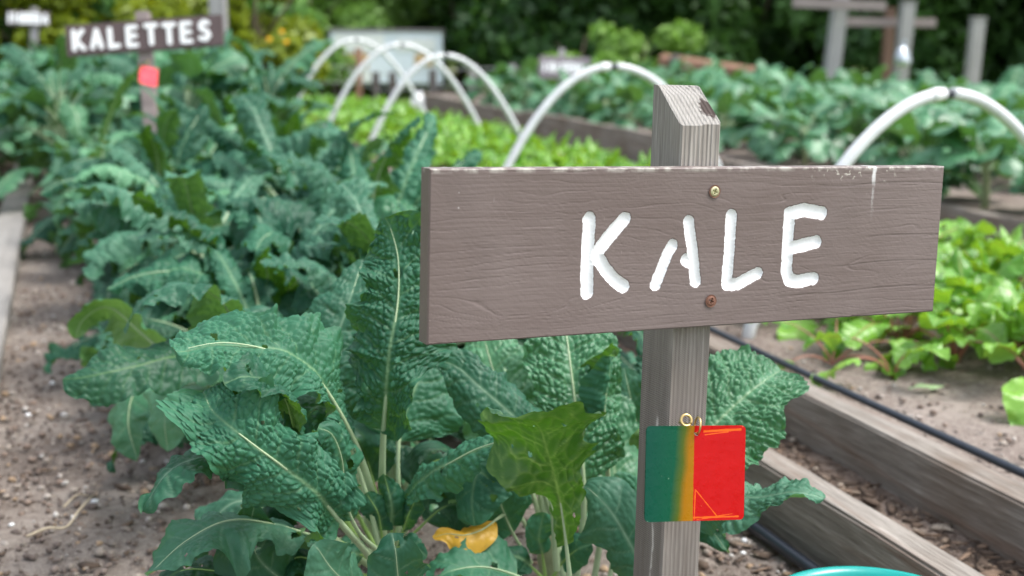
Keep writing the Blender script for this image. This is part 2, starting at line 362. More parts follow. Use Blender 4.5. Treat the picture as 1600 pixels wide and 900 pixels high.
# ------------------------------------------------------------------ KALE sign
BP = np.array([.5323, 1.001, .5124])
ya_, ro_, le_ = .099, -.0311, -.0311
_ca, _sa = math.cos(ya_), math.sin(ya_); _X = np.array([_ca, _sa, 0]); _N = np.array([_sa, -_ca, 0]); _Z = np.array([0, 0, 1.])
bX = _X*math.cos(ro_)+_Z*math.sin(ro_); _Z2 = _Z*math.cos(ro_)-_X*math.sin(ro_)
bZ = _Z2*math.cos(le_)+_N*math.sin(le_); bN = _N*math.cos(le_)-_Z2*math.sin(le_)
BW, BH, BT = .5296, .14, .0185
def frame_mat(o, X, Y, Z): return Matrix(((X[0], Y[0], Z[0], o[0]), (X[1], Y[1], Z[1], o[1]), (X[2], Y[2], Z[2], o[2]), (0, 0, 0, 1)))
def board_local(px, py):      # pixel -> (x, z) on the board's front face
    d = FW*FPX + RT*(px-800) + UP*(450-py); t = ((BP-EYE)@bN)/(d@bN); q = EYE+d*t-BP; return q@bX, q@bZ
STROKES = [
 [[(921, 342), (918, 400), (917, 457)], [(976, 342), (950, 372), (934, 394), (933, 402)], [(934, 402), (948, 424), (960, 437), (974, 447)]],
 [[(1051, 383), (1043, 397), (1024, 445)], [(1076, 346), (1081, 380), (1087, 440)], [(1072, 406), (1078, 410)]],
 [[(1143, 337), (1140, 390), (1136, 436)], [(1136, 444), (1152, 444), (1184, 427)]],
 [[(1234, 333), (1231, 380), (1229, 425), (1233, 437), (1246, 440), (1271, 435)], [(1236, 333), (1256, 328), (1284, 333)], [(1232, 388), (1252, 384), (1275, 378)]],
]
HW = [.0061, .0055, .0057, .0062]
def seg_dist(x, z, a, b):
    ax, az = a; bx, bz = b; dx, dz = bx-ax, bz-az; L = dx*dx+dz*dz+1e-12
    t = np.clip(((x-ax)*dx+(z-az)*dz)/L, 0, 1); return np.hypot(x-ax-t*dx, z-az-t*dz)
def kale_sign():
    root = empty('name_sign', (0, 0, 0), label='brown painted board carved with white KALE letters, screwed to a grey timber stake', cat='sign')
    nx, nz = 700, 186
    x = np.linspace(-BW/2, BW/2, nx+1); z = np.linspace(-BH/2, BH/2, nz+1); X, Z = np.meshgrid(x, z)
    wob = .0006*fbm(X*220, Z*220, 3, 8)+.0003*vnoise(X*900, Z*900, 4)
    sd = []
    for L, hw in zip(STROKES, HW):
        d = np.full(X.shape, 9.)
        for S in L:
            P = [board_local(*q) for q in S]
            for a, b in zip(P[:-1], P[1:]): d = np.minimum(d, seg_dist(X, Z, a, b))
        sd.append(d+wob-hw)
    S = np.min(sd, 0)
    # grain: contour lines of a slowly rising field with knots
    f = Z*95+1.0*fbm(X*7, Z*25, 3, 11)
    for (kx, kz, sx, sz, A) in [(-.175, -.047, .075, .013, 2.1), (.165, -.033, .075, .012, 1.9), (-.03, .005, .10, .018, 1.2), (.06, .03, .12, .02, .9)]:
        f = f+A*np.exp(-((X-kx)/sx)**2-((Z-kz)/sz)**2)
    g = np.abs((f*1.6+.35*fbm(X*30, Z*120, 2, 4)) % 1.0-.5)*2
    groove = sstep(.86, 1.0, g)*(.45+.55*sstep(-.2, .5, fbm(X*14, Z*40, 3, 21)))
    g2 = np.abs((f*5.1) % 1.0-.5)*2
    cr = sstep(.93, .985, np.abs(((Z-.0285-.004*fbm(X*9, Z*0, 3, 31))*40) % 1*2-1))*sstep(.1, .35, fbm(X*5, Z*14, 2, 33))
    h = -.00030*groove-.00006*sstep(.6, 1, g2)+.00010*fbm(X*18, Z*420, 3, 2)+.00006*fbm(X*420+Z*420, Z*260, 2, 9)-.00025*cr
    cv = np.clip(-S/.0052, 0, 1); gr = -.0027*np.sqrt(np.clip(1-(1-cv)**2, 0, 1)); inside = S < 0
    Yd = np.where(inside, gr+.00010*fbm(X*200, Z*200, 2, 3), h)          # outward height
    dz = np.gradient(Yd, z, axis=0); dx = np.gradient(Yd, x, axis=1)
    V = np.stack([X, -Yd, Z], -1).reshape(-1, 3)
    i = np.arange(nx*nz); r = i//nx; c = i % nx; a = r*(nx+1)+c
    Fq = np.stack([a, a+1, a+nx+2, a+nx+1], 1)
    Sf = np.stack([d.reshape(-1) for d in sd], 0)      # 4 x nverts
    lab = np.full(len(Fq), -1)
    for k in range(4): lab[(Sf[k][Fq] < -.0008).all(1)] = k
    crack = (cr*(~inside)).reshape(-1)
    def sub(name, sel, extra=None, mats=None, par=None):
        fq = Fq[sel]; used, inv = np.unique(fq, return_inverse=True); v = V[used]; s_ = S.reshape(-1)[used]; ck = crack[used]; fq = inv.reshape(fq.shape); mi = np.zeros(len(fq), int)
        gx = dx.reshape(-1)[used]; gz = dz.reshape(-1)[used]; nn = np.stack([-gx, -np.ones(len(used)), -gz], 1); nn /= np.linalg.norm(nn, axis=1)[:, None]
        n0 = len(v)
        if extra is not None:
            ev, ef = extra; v = np.concatenate([v, ev]); s_ = np.concatenate([s_, np.ones(len(ev))]); ck = np.concatenate([ck, np.zeros(len(ev))]); fq = np.concatenate([fq, ef+n0])
        me = mesh_np(name, v, fq, {'sdf': s_*1000, 'crack': ck}, smooth=True)
        # exact normals on the front, flat on the box behind
        nl = np.zeros((len(me.loops), 3), np.float32); vi = np.empty(len(me.loops), np.int32); me.loops.foreach_get('vertex_index', vi)
        m = vi < n0; nl[m] = nn[vi[m]]
        if extra is not None:
            fn = np.empty(len(me.polygons)*3, np.float32); me.polygons.foreach_get('normal', fn); fn = fn.reshape(-1, 3)
            lt = np.repeat(np.arange(len(me.polygons)), 4)[:len(vi)]; nl[~m] = fn[lt[~m]]
        me.normals_split_custom_set(nl.tolist())
        return link(name, me, mats, par)
    # box behind the carved face
    hw, hh, b = BW/2, BH/2, .0012
    E = []; 
    fr = [(-hw, -hh), (hw, -hh), (hw, hh), (-hw, hh)]; bk = [(-hw-b, -hh-b), (hw+b, -hh-b), (hw+b, hh+b), (-hw-b, hh+b)]
    def quad(p): E.append(p)
    for k in range(4):
        p, q = fr[k], fr[(k+1) % 4]; P, Q = bk[k], bk[(k+1) % 4]
        nseg = 40 if k in (0, 2) else 8
        for t in range(nseg):
            t0, t1 = t/nseg, (t+1)/nseg; L = lambda u, v_, tt: (u[0]+(v_[0]-u[0])*tt, u[1]+(v_[1]-u[1])*tt)
            p0, p1, P0, P1 = L(p, q, t0), L(p, q, t1), L(P, Q, t0), L(P, Q, t1)
            quad([(p0[0], 0, p0[1]), (P0[0], b, P0[1]), (P1[0], b, P1[1]), (p1[0], 0, p1[1])])
            quad([(P0[0], b, P0[1]), (P0[0], BT, P0[1]), (P1[0], BT, P1[1]), (P1[0], b, P1[1])])
    quad([(bk[0][0], BT, bk[0][1]), (bk[3][0], BT, bk[3][1]), (bk[2][0], BT, bk[2][1]), (bk[1][0], BT, bk[1][1])])
    ev = np.array(E).reshape(-1, 3); ef = np.arange(len(ev)).reshape(-1, 4)
    # board paint
    s = NT('brown_board_paint'); tc = s.n('TexCoord').outputs['Object']
    v = s.n('Mapping', {'Vector': tc, 'Scale': (.05, 1, 1)}).outputs[0]
    n1 = s.noise(v, 40, 4); n2 = s.noise(v, 420, 3)
    col = s.mix(n1, (.112, .083, .076), (.150, .116, .107)); col = s.mix(s.math('MULTIPLY', n2, .35), col, (.15, .11, .105))
    col = s.mix(s.math('MULTIPLY', s.attr('crack'), .6), col, (.05, .035, .03))
    sep = s.n('SeparateXYZ', {'Vector': tc})
    def mr(x_, a_, b_, c_=0., d_=1.): return s.n('MapRange', {'Value': x_, 'From Min': a_, 'From Max': b_, 'To Min': c_, 'To Max': d_}).outputs[0]
    big_ = s.noise(tc, 6, 4); col = s.mix(mr(big_, .40, .62, 0, .30), col, (.225, .185, .178)); col = s.mix(mr(s.noise(tc, 11, 5), .55, .75, 0, .35), col, (.11, .085, .08))
    # worn pale top edge and chips near the right end
    edge = s.math('MULTIPLY', mr(sep.outputs[2], .0665, .0695), mr(s.noise(tc, 70, 4), .45, .6)); col = s.mix(s.math('MULTIPLY', edge, .7), col, (.42, .40, .36))
    chip = s.math('MULTIPLY', s.math('MULTIPLY', mr(sep.outputs[2], .054, .066), mr(sep.outputs[0], .10, .14)), s.math('MULTIPLY', mr(sep.outputs[0], .215, .19), mr(s.noise(tc, 150, 3), .60, .66)))
    col = s.mix(chip, col, (.50, .47, .42))
    dxs = s.math('ABSOLUTE', s.math('SUBTRACT', s.math('ADD', sep.outputs[0], s.math('MULTIPLY', s.math('SUBTRACT', s.noise(tc, 90, 2), .5), .004)), .1805))
    drip = s.math('MULTIPLY', mr(dxs, .0028, .0012), mr(sep.outputs[2], .052, .062, 0, .95)); col = s.mix(drip, col, (.62, .62, .62))
    drip2 = s.math('MULTIPLY', mr(dxs, .0020, .0008), s.math('MULTIPLY', mr(sep.outputs[2], .02, .05, 0, .45), mr(s.noise(tc, 220, 2), .4, .6))); col = s.mix(drip2, col, (.5, .5, .5))
    spk = s.n('TexVoronoi', {'Vector': tc, 'Scale': 75.}); rs = s.n('SeparateColor', {'Color': spk.outputs['Color']}).outputs[0]
    sp_ = s.math('MULTIPLY', mr(spk.outputs['Distance'], .075, .04), mr(rs, .945, .95)); col = s.mix(s.math('MULTIPLY', sp_, .7), col, (.5, .48, .46))
    scr = s.n('Mapping', {'Vector': tc, 'Scale': (2.0, 1, .35), 'Rotation': (0, .5, 0)}).outputs[0]
    sc2 = s.math('MULTIPLY', mr(s.noise(scr, 420, 2), .66, .74), mr(s.noise(tc, 26, 3), .52, .62)); col = s.mix(s.math('MULTIPLY', sc2, .4), col, (.36, .31, .29))
    sdf = s.math('ADD', s.attr('sdf'), s.math('MULTIPLY', s.math('SUBTRACT', s.noise(tc, 700, 3), .5), .5))
    pm = mr(sdf, .10, -.10); wht = s.mix(s.noise(tc, 90, 3), (.70, .71, .73), (.78, .79, .80))
    ox = s.n('Math', {0: sdf, 1: .0}, operation='SUBTRACT')
    col = s.mix(pm, col, wht)
    nor = s.bump(s.math('ADD', s.noise(v, 500, 3), s.math('MULTIPLY', s.noise(scr, 520, 3), .35)), .00028, .8)
    s.fin(col, s.n('MapRange', {'Value': pm, 'To Min': .5, 'To Max': .38}).outputs[0], nor, .38)
    M['board'] = s.m
    bo = sub('board', lab < 0, (ev, ef), M['board'], root)
    for k in range(4):
        L = sub('letter', lab == k, None, M['board'], root); L['label'] = 'white carved letter '+'KALE'[k]
    mw = frame_mat(BP, bX, -bN, bZ)
    root.matrix_world = mw
    # screws
    for (px, py, mt, lb) in [(1116, 299, 'zinc', 'pale cross-head screw'), (1110, 470, 'rust', 'rusty cross-head screw')]:
        lx, lz = board_local(px, py); bm = bmesh.new(); n = 24; rr = [(.0047, .0), (.0045, .0008), (.0030, .0013)]
        m = MB(); m.bm = bm; rings = []
        for r_, y_ in rr: rings.append([bm.verts.new((r_*math.cos(2*PI*k/n), -y_, r_*math.sin(2*PI*k/n))) for k in range(n)])
        for a_ in range(2):
            for k in range(n): bm.faces.new((rings[a_][k], rings[a_][(k+1) % n], rings[a_+1][(k+1) % n], rings[a_+1][k]))
        # cross recess: top disc built as star of slots sunk in
        cen = []
        for k in range(n):
            ang = 2*PI*k/n+.3; q = (k % 6) in (0, 1, 5); cen.append(bm.verts.new((.0026*(1 if q else .38)*math.cos(2*PI*k/n), -.0013 if False else -.0012, .0026*(1 if q else .38)*math.sin(2*PI*k/n))))
        for k in range(n): bm.faces.new((rings[2][k], rings[2][(k+1) % n], cen[(k+1) % n], cen[k]))
        low = [bm.verts.new((v_.co.x*.8, .0006, v_.co.z*.8)) for v_ in cen]
        for k in range(n): bm.faces.new((cen[k], cen[(k+1) % n], low[(k+1) % n], low[k]))
        bm.faces.new(low)
        so = m.build('screw', M[mt], root, (lx, -.0006, lz)); so['label'] = lb; so.rotation_euler = (0, .35, 0)
        # dark pilot dent around it
        d_ = MB().lathe([(.0046, 0), (.0058, .0002)], 24).build('screw_recess', M['rust'], so)
        d_.rotation_euler = (PI/2, 0, 0); d_.location = (0, -.0004, 0)
    return root
sign = kale_sign()

# stake behind the board: sloping sawn top
def stake():
    x0, x1 = -.0225, .0205; y0, y1 = BT+.0013, BT+.052
    rows = []
    bm = bmesh.new(); zb = -.62; N_ = 60
    # cross-section ring with small chamfers
    ch = .0022; ring = [(x0+ch, y0), (x1-ch, y0), (x1, y0+ch), (x1, y1-ch), (x1-ch, y1), (x0+ch, y1), (x0, y1-ch), (x0, y0+ch)]
    # densify
    dense = []
    for k in range(8):
        a_, b_ = ring[k], ring[(k+1) % 8]; m_ = 10 if math.dist(a_, b_) > .01 else 1
        for t in range(m_): dense.append((a_[0]+(b_[0]-a_[0])*t/m_, a_[1]+(b_[1]-a_[1])*t/m_))
    R = []
    for i in range(N_+1):
        t = i/N_; row = []
        for k, (x, y) in enumerate(dense):
            ztop = .108+.034*min(1, max(0, (y-y0)/(y1-y0)*1.25)) + (.004 if x < -.0 else 0)*max(0, (y1-y)/(y1-y0))*-.3
            z = zb+(ztop-zb)*t
            g = float(vnoise(k*1.1, z*3, 3))*.0005+float(vnoise(k*3.7, z*9, 6))*.0003
            row.append(bm.verts.new((x+g+.00*z, y+g, z)))
        R.append(row)
    n = len(dense)
    for i in range(N_):
        for k in range(n): bm.faces.new((R[i][k], R[i][(k+1) % n], R[i+1][(k+1) % n], R[i+1][k]))
    bm.faces.new(R[-1]); bm.faces.new(R[0][::-1])
    top = [f for f in bm.faces if len(f.verts) > 4]
    bmesh.ops.triangulate(bm, faces=top)
    me = bpy.data.meshes.new('stake'); 
    for f in bm.faces: f.smooth = False
    bm.to_mesh(me); bm.free()
    # material: end grain rings + dark knot on the sloping top
    s = NT('weathered_stake'); tc = s.n('TexCoord').outputs['Object']
    v = s.n('Mapping', {'Vector': tc, 'Scale': (1, 1, .04)}).outputs[0]
    n1 = s.noise(v, 110, 5, .6, .5); n2 = s.noise(v, 600, 3, .6); n3 = s.noise(v, 28, 3)
    base = s.math('ADD', s.math('MULTIPLY', n1, .5), s.math('MULTIPLY', n2, .5))
    col = s.ramp(base, [(.30, (.145, .13, .115)), (.5, (.27, .25, .228)), (.70, (.42, .40, .37))])
    geo = s.n('NewGeometry'); sx = s.n('SeparateXYZ', {'Vector': tc})
    # lines of growth rings on the front
    lines = s.n('TexWave', {'Vector': s.n('Mapping', {'Vector': tc, 'Scale': (1, .15, .012)}).outputs[0], 'Scale': 70., 'Distortion': 1.6, 'Detail': 2.}, wave_type='BANDS').outputs['Fac']
    col = s.mix(s.n('MapRange', {'Value': lines, 'From Min': .0, 'From Max': .35, 'To Min': .28, 'To Max': 0.}).outputs[0], col, (.17, .14, .12))
    # diagonal saw marks below
    saw = s.n('TexWave', {'Vector': s.n('Mapping', {'Vector': tc, 'Rotation': (0, -.6, 0)}).outputs[0], 'Scale': 190., 'Distortion': 1.0}, wave_type='BANDS', bands_direction='Z').outputs['Fac']
    warm = s.n('MapRange', {'Value': sx.outputs[2], 'From Min': -.06, 'From Max': -.12}).outputs[0]
    col = s.mix(s.math('MULTIPLY', warm, .55), col, s.mix(n3, (.115, .092, .078), (.205, .178, .155)))
    # pale crack/drip down the left face low on the stake
    crk = s.math('ABSOLUTE', s.math('SUBTRACT', s.math('ADD', sx.outputs[1], s.math('MULTIPLY', s.math('SUBTRACT', s.noise(tc, 30, 3), .5), .012)), .037))
    cm = s.math('MULTIPLY', s.n('MapRange', {'Value': crk, 'From Min': .0022, 'From Max': .0008}).outputs[0], s.n('MapRange', {'Value': sx.outputs[2], 'From Min': -.15, 'From Max': -.17}).outputs[0])
    cm = s.math('MULTIPLY', cm, s.n('MapRange', {'Value': s.noise(tc, 60, 3), 'From Min': .42, 'From Max': .55}).outputs[0])
    cm = s.math('MULTIPLY', cm, s.n('MapRange', {'Value': sx.outputs[0], 'From Min': -.019, 'From Max': -.021}).outputs[0]); col = s.mix(s.math('MULTIPLY', cm, .8), col, (.62, .58, .54))
    # dark knot on the sawn top
    kd = s.n('VectorMath', {0: s.n('Mapping', {'Vector': tc, 'Location': (-.0160, -.0275, -.060), 'Scale': (1.0, .75, .5)}).outputs[0]}, operation='LENGTH').outputs['Value']
    kn = s.math('ADD', kd, s.math('MULTIPLY', s.math('SUBTRACT', s.noise(tc, 260, 4), .5), .013))
    km = s.n('MapRange', {'Value': kn, 'From Min': .0095, 'From Max': .007}).outputs[0]
    rw = s.n('TexWave', {'Vector': s.n('Mapping', {'Vector': tc, 'Rotation': (0, 0, .5)}).outputs[0], 'Scale': 230., 'Distortion': 2.5, 'Detail': 2.}, wave_type='BANDS').outputs['Fac']
    up = s.n('SeparateXYZ', {'Vector': geo.outputs['Normal']}).outputs[2]; upm = s.n('MapRange', {'Value': up, 'From Min': .4, 'From Max': .6}).outputs[0]
    topc = s.mix(s.n('MapRange', {'Value': rw, 'From Min': .1, 'From Max': .7}).outputs[0], (.22, .205, .188), (.35, .335, .312)); topc = s.mix(s.n('MapRange', {'Value': s.noise(tc, 90, 4), 'From Min': .45, 'From Max': .7, 'To Max': .5}).outputs[0], topc, (.20, .185, .17)); topc = s.mix(km, topc, (.06, .045, .04))
    col = s.mix(upm, col, topc)
    h = s.math('ADD', s.math('ADD', n1, s.math('MULTIPLY', n2, .5)), s.math('ADD', s.math('MULTIPLY', lines, .8), s.math('MULTIPLY', s.math('MULTIPLY', saw, warm), .35)))
    s.fin(col, .85, s.bump(h, .0011), .2)
    o = link('post', me, s.m, sign); o['label'] = 'weathered grey timber stake with sloping sawn top and dark knot'
    return o
post = stake()

# red and green tag hanging on the stake
def make_tag():
    root = empty('colour_tag', (0, 0, 0), label='square metal tag half green and half red, hanging by a brass ring on the stake', cat='tag')
    d0 = 1.105
    c = [pt(1010, 665, d0), pt(1166, 664, d0+.022), pt(1161, 814, d0+.022), pt(1006, 815, d0)]
    o = (c[0]+c[1]+c[2]+c[3])/4; X = (c[1]-c[0]); W = np.linalg.norm(X); X = X/W; Zv = c[0]-c[3]; Hh = np.linalg.norm(Zv); Zv = Zv-X*(Zv@X); Zv /= np.linalg.norm(Zv); Y = np.cross(Zv, X)
    bm = bmesh.new(); r = .004; n = 6; hw, hh = W/2, Hh/2; th = .0008
    out = []
    for (sx_, sz_, a0) in [(1, 1, 0), (-1, 1, PI/2), (-1, -1, PI), (1, -1, 1.5*PI)]:
        for k in range(n+1):
            a = a0+PI/2*k/n; out.append((sx_*(hw-r)+r*math.cos(a), sz_*(hh-r)+r*math.sin(a)))
    hx, hz, hr = (1089-1088)/157*W, hh-.0062, .0029; m_ = len(out)
    # front & back face with the hole bridged by angle matching
    hole = [];
    for (x, z) in out:
        a = math.atan2(z-hz, x-hx); hole.append((hx+hr*math.cos(a), hz+hr*math.sin(a)))
    L = {}
    for y, nm in ((-th, 'f'), (th, 'b')):
        bow = lambda x, z: .0012*math.sin(x*30+.5)*math.cos(z*22)
        L[nm] = ([bm.verts.new((x, y+bow(x, z), z)) for x, z in out], [bm.verts.new((x, y+bow(x, z), z)) for x, z in hole])
        for k in range(m_): bm.faces.new((L[nm][0][k], L[nm][0][(k+1) % m_], L[nm][1][(k+1) % m_], L[nm][1][k]))
    for q in (0, 1):
        for k in range(m_): bm.faces.new((L['f'][q][k], L['f'][q][(k+1) % m_], L['b'][q][(k+1) % m_], L['b'][q][k]))
    m = MB(); m.bm.free(); m.bm = bm
    s = NT('red_green_enamel'); tc = s.n('TexCoord').outputs['Object']; sx = s.n('SeparateXYZ', {'Vector': tc})
    mr = lambda x_, a_, b_, c_=0., d_=1.: s.n('MapRange', {'Value': x_, 'From Min': a_, 'From Max': b_, 'To Min': c_, 'To Max': d_}).outputs[0]
    xw = s.math('ADD', sx.outputs[0], s.math('MULTIPLY', s.math('SUBTRACT', s.noise(tc, 35, 2), .5), .006)); xw = s.math('ADD', xw, s.math('MULTIPLY', sx.outputs[2], -.06))
    col = s.ramp(mr(xw, -.044, .0), [(0, (.0, .055, .034)), (.52, (.0, .068, .032)), (.70, (.06, .09, .008)), (.84, (.29, .12, .0)), (1, (.31, .135, .0))])
    xr = s.math('ADD', sx.outputs[0], s.math('MULTIPLY', s.math('SUBTRACT', s.noise(tc, 160, 3), .5), .0012)); rm = mr(xr, -.0022, -.0016)
    red = s.mix(s.noise(tc, 60, 3), (.38, .0, .002), (.47, .002, .003))
    # orange scuffs near the red half's border and a scratch
    def line(ax, az, bx, bz, wd):
        px = s.math('SUBTRACT', sx.outputs[0], ax); pz = s.math('SUBTRACT', sx.outputs[2], az); L2 = (bx-ax)**2+(bz-az)**2; Ld = math.sqrt(L2)
        t = s.math('DIVIDE', s.math('ADD', s.math('MULTIPLY', px, bx-ax), s.math('MULTIPLY', pz, bz-az)), L2)
        dd = s.math('ABSOLUTE', s.math('DIVIDE', s.math('SUBTRACT', s.math('MULTIPLY', px, bz-az), s.math('MULTIPLY', pz, bx-ax)), Ld))
        dd = s.math('ADD', dd, s.math('MULTIPLY', s.math('SUBTRACT', s.noise(tc, 120, 3), .5), .0012))
        inr = s.math('MULTIPLY', mr(t, -.02, 0), mr(t, 1.02, 1)); return s.math('MULTIPLY', mr(dd, wd, wd*.4), inr)
    sc_ = line(.0, -.014, .021, -.038, .0005)
    for q in [(.0, -.015, -.0005, -.040, .0006), (-.001, -.0385, .041, -.0385, .0010), (.002, -.0405, .035, -.036, .0006), (.007, .0365, .042, .038, .0013), (.008, .0335, .03, .036, .0006)]:
        sc_ = s.math('MAXIMUM', sc_, line(*q))
    dots = s.n('TexVoronoi', {'Vector': tc, 'Scale': 160.}); ds = s.math('MULTIPLY', mr(dots.outputs['Distance'], .14, .06), mr(s.n('SeparateColor', {'Color': dots.outputs['Color']}).outputs[0], .90, .92))
    red = s.mix(s.math('MULTIPLY', sc_, .9), red, (.70, .12, .01)); red = s.mix(s.math('MULTIPLY', ds, .5), red, (.9, .25, .12))
    col = s.mix(s.math('MULTIPLY', ds, .35), col, (.35, .5, .35)); col = s.mix(rm, col, red)
    s.fin(col, mr(s.noise(tc, 120, 3), .3, .7, .22, .4), s.bump(s.noise(tc, 90, 3), .0003), .22)
    plate = m.build('plate', [s.m], root)
    root.matrix_world = frame_mat(o, X, Y, Zv)
    # ring through the hole, and the brass hook screwed in the stake
    ringpts = [(hx+.001+.0006*math.sin(a), -.0065*math.cos(a)+.001, hz+.0062+.0072*math.sin(a)) for a in np.linspace(-PI/2+.25, 1.5*PI-.1, 34)]
    MB().tube(ringpts, .00095, 8).build('ring', M['brass'], root, smooth=True)
    hk = [(hx-.0085+.0048*math.cos(a), .004+.001*math.sin(a), hz+.0105+.0048*math.sin(a)) for a in np.linspace(-.6, 1.75*PI, 26)]
    hk += [(hx-.0050, .009, hz+.0060), (hx-.0045, .030, hz+.0060)]
    MB().tube(hk, .00125, 8).build('hook', M['brass'], root, smooth=True)
    return root
make_tag()

# ------------------------------------------------------------------ leaves
def catmull(P, n):
    P = np.asarray(P, float); P = np.vstack([2*P[0]-P[1], P, 2*P[-1]-P[-2]]); out = []
    k = len(P)-3; per = max(8, 160//k)
    for i in range(1, k+1):
        t = np.linspace(0, 1, per, endpoint=(i == k))[:, None]; p0, p1, p2, p3 = P[i-1], P[i], P[i+1], P[i+2]
        out.append(.5*(2*p1+(-p0+p2)*t+(2*p0-5*p1+4*p2-p3)*t*t+(-p0+3*p1-3*p2+p3)*t**3))
    Q = np.vstack(out); d = np.r_[0, np.cumsum(np.linalg.norm(np.diff(Q[:, :3], axis=0), axis=1))]
    s = np.linspace(0, d[-1], n); return np.stack([np.interp(s, d, Q[:, j]) for j in range(Q.shape[1])], 1), d[-1]
def prof_kale(v): return np.clip(v/.10, 0, 1)**.55*np.clip(1-np.clip((v-.45)/.55, 0, 1)**2.4, 0, 1)**.55*(.72+.28*np.sin(PI*np.clip(v*1.1, 0, 1)))
def prof_broad(v): return np.clip(v/.16, 0, 1)**.6*np.clip(1-np.clip((v-.4)/.6, 0, 1)**2.2, 0, 1)**.5*(.8+.2*np.sin(PI*v))
def prof_blunt(v): return np.clip(v/.12, 0, 1)**.6*np.clip(1-np.clip((v-.78)/.22, 0, 1)**3, 0, 1)**.5*(.85+.15*np.sin(PI*v))
def prof_obov(v): return (.12+.88*np.clip(v/.62, 0, 1)**1.3)*np.clip(1-np.clip((v-.72)/.28, 0, 1)**2.6, 0, 1)**.5
def prof_lance(v): return np.sin(PI*np.clip(v, 0, 1)**.75)**.75
def prof_beet(v): return np.clip(v/.22, 0, 1)**.8*np.clip(1-np.clip((v-.30)/.70, 0, 1)**1.6, 0, 1)**.75
PROF = {'blunt': prof_blunt, 'obov': prof_obov, 'kale': prof_kale, 'broad': prof_broad, 'lance': prof_lance, 'beet': prof_beet}
def leaf_geo(ctrl, nrm, start, width, prof='kale', cup=.9, ruffle=.010, amp=.0030, cell=.0072, res=.0017, seed=0, holes=0, tooth=.07, vfold=.10, twistw=0., rim=0., veins=1.0):
    """ctrl: spine points, nrm: direction of the upper surface at each, start: where the blade begins (0..1), width: half width"""
    cn = np.hstack([np.asarray(ctrl, float), np.asarray(nrm, float)]); D, Ltot = catmull(cn, 240)
    Cc, Nn = D[:, :3], D[:, 3:]
    T = np.gradient(Cc, axis=0); T /= np.linalg.norm(T, axis=1)[:, None]
    Nn = Nn-T*(Nn*T).sum(1)[:, None]; Nn /= np.linalg.norm(Nn, axis=1)[:, None]; A = np.cross(T, Nn)
    Lb = Ltot*(1-start); nv = max(12, int(Lb/res)); nu = max(6, int(2*width/res/2)*2)
    sv = np.linspace(start, 1, nv+1); ii = sv*(len(Cc)-1); lerp = lambda Q: np.stack([np.interp(ii, np.arange(len(Cc)), Q[:, j]) for j in range(3)], 1)
    c, n_, a = lerp(Cc), lerp(Nn), lerp(A)
    v = np.linspace(0, 1, nv+1); x = np.linspace(-1, 1, nu+1); Vv, Xx = np.meshgrid(v, x, indexing='ij')
    s_m = Vv*Lb; side = np.sign(Xx)
    wv = PROF[prof](v)[:, None]*width
    marg = 1+.26*vnoise(s_m*30+side*7, 0*s_m+side*3, seed)+tooth*vnoise(s_m*95+side*5, side*2+0*s_m, seed+1)+tooth*.5*vnoise(s_m*240, side*2+0*s_m, seed+2)
    W = wv*(1+(marg-1)*np.abs(Xx)**2)
    lat = Xx*W
    ang = cup*Xx*(wv/width); R = width/max(abs(cup), .05)*np.sign(cup if cup else 1)
    la = np.sin(ang)*abs(R)*np.sign(cup if cup else 1)*0+lat*np.sinc(ang/PI/1.0)       # rolled flat
    off = -np.abs(lat)*np.tan(np.abs(ang)/2)*np.sign(cup if cup else 1)
    off += vfold*np.minimum(np.abs(lat), .02)*1.0
    e = np.clip(np.abs(Xx), 0, 1)
    off += ruffle*(wv/width)**.5*(e**1.7)*(vnoise(s_m*22+side*11+seed, side*4+0*s_m, seed+3)+.6*vnoise(s_m*55+side*3, side*9+0*s_m, seed+4)+ (.35*vnoise(s_m*120, side*9+0*s_m, seed+6)))
    off += .35*ruffle*(wv/width)*fbm(s_m*13+seed, lat*16, 2, seed+31)
    off += rim*e**4
    la += .35*ruffle*e**2*vnoise(s_m*40, side*6+0*s_m, seed+8)
    # vein-aligned blisters: lateral veins leave the midrib at a slant
    q = (s_m-.28*np.abs(lat)-.8*lat**2)
    wx = .35*vnoise(s_m*45, lat*45, seed+21); f1, f2 = worley(q/(cell*1.12)+side*31+wx*1.6, lat/cell-wx*1.6, seed); bl = np.clip((f2-f1)/.50, 0, 1)**.6
    vs = .026; ph = (s_m-.62*np.abs(lat)-1.2*lat**2+.004*vnoise(s_m*60, lat*60, seed+9))/vs+side*.23; lv = np.abs((ph % 1)-.5)*2      # 1 on the vein
    big = 1-sstep(.55, 1.0, lv)
    f1b, f2b = worley(q/(cell*.5)+3, lat/(cell*.48), seed+4); bl2 = np.clip((f2b-f1b)/.45, 0, 1)**.6
    fade = sstep(.03, .22, np.abs(lat)/np.maximum(width, 1e-6))*np.clip(wv/width*1.6, 0, 1)
    rel = (amp*(bl-.5)+amp*.55*(big-.5)+amp*.26*(bl2-.5)+amp*.8*fbm(s_m*70, lat*70, 2, seed+5))*(.25+.75*fade)
    cosA, sinA = np.cos(ang), np.sin(ang)
    P = c[:, None, :]+a[:, None, :]*(la+rel*sinA)[..., None]+n_[:, None, :]*(off+rel*cosA)[..., None]
    rib = np.exp(-(lat/(.0020*(1-.75*Vv)+.0003))**2)*.75*(1-.6*Vv)+.30*veins*sstep(.86, 1.0, lv)*(1-np.abs(Xx))**.5*np.clip(fade+.3, 0, 1)+(veins-1)*.30*(1-bl)**2
    i = np.arange(nv*nu); r = i//nu; k = i % nu; b = r*(nu+1)+k
    Fq = np.stack([b, b+1, b+nu+2, b+nu+1], 1)
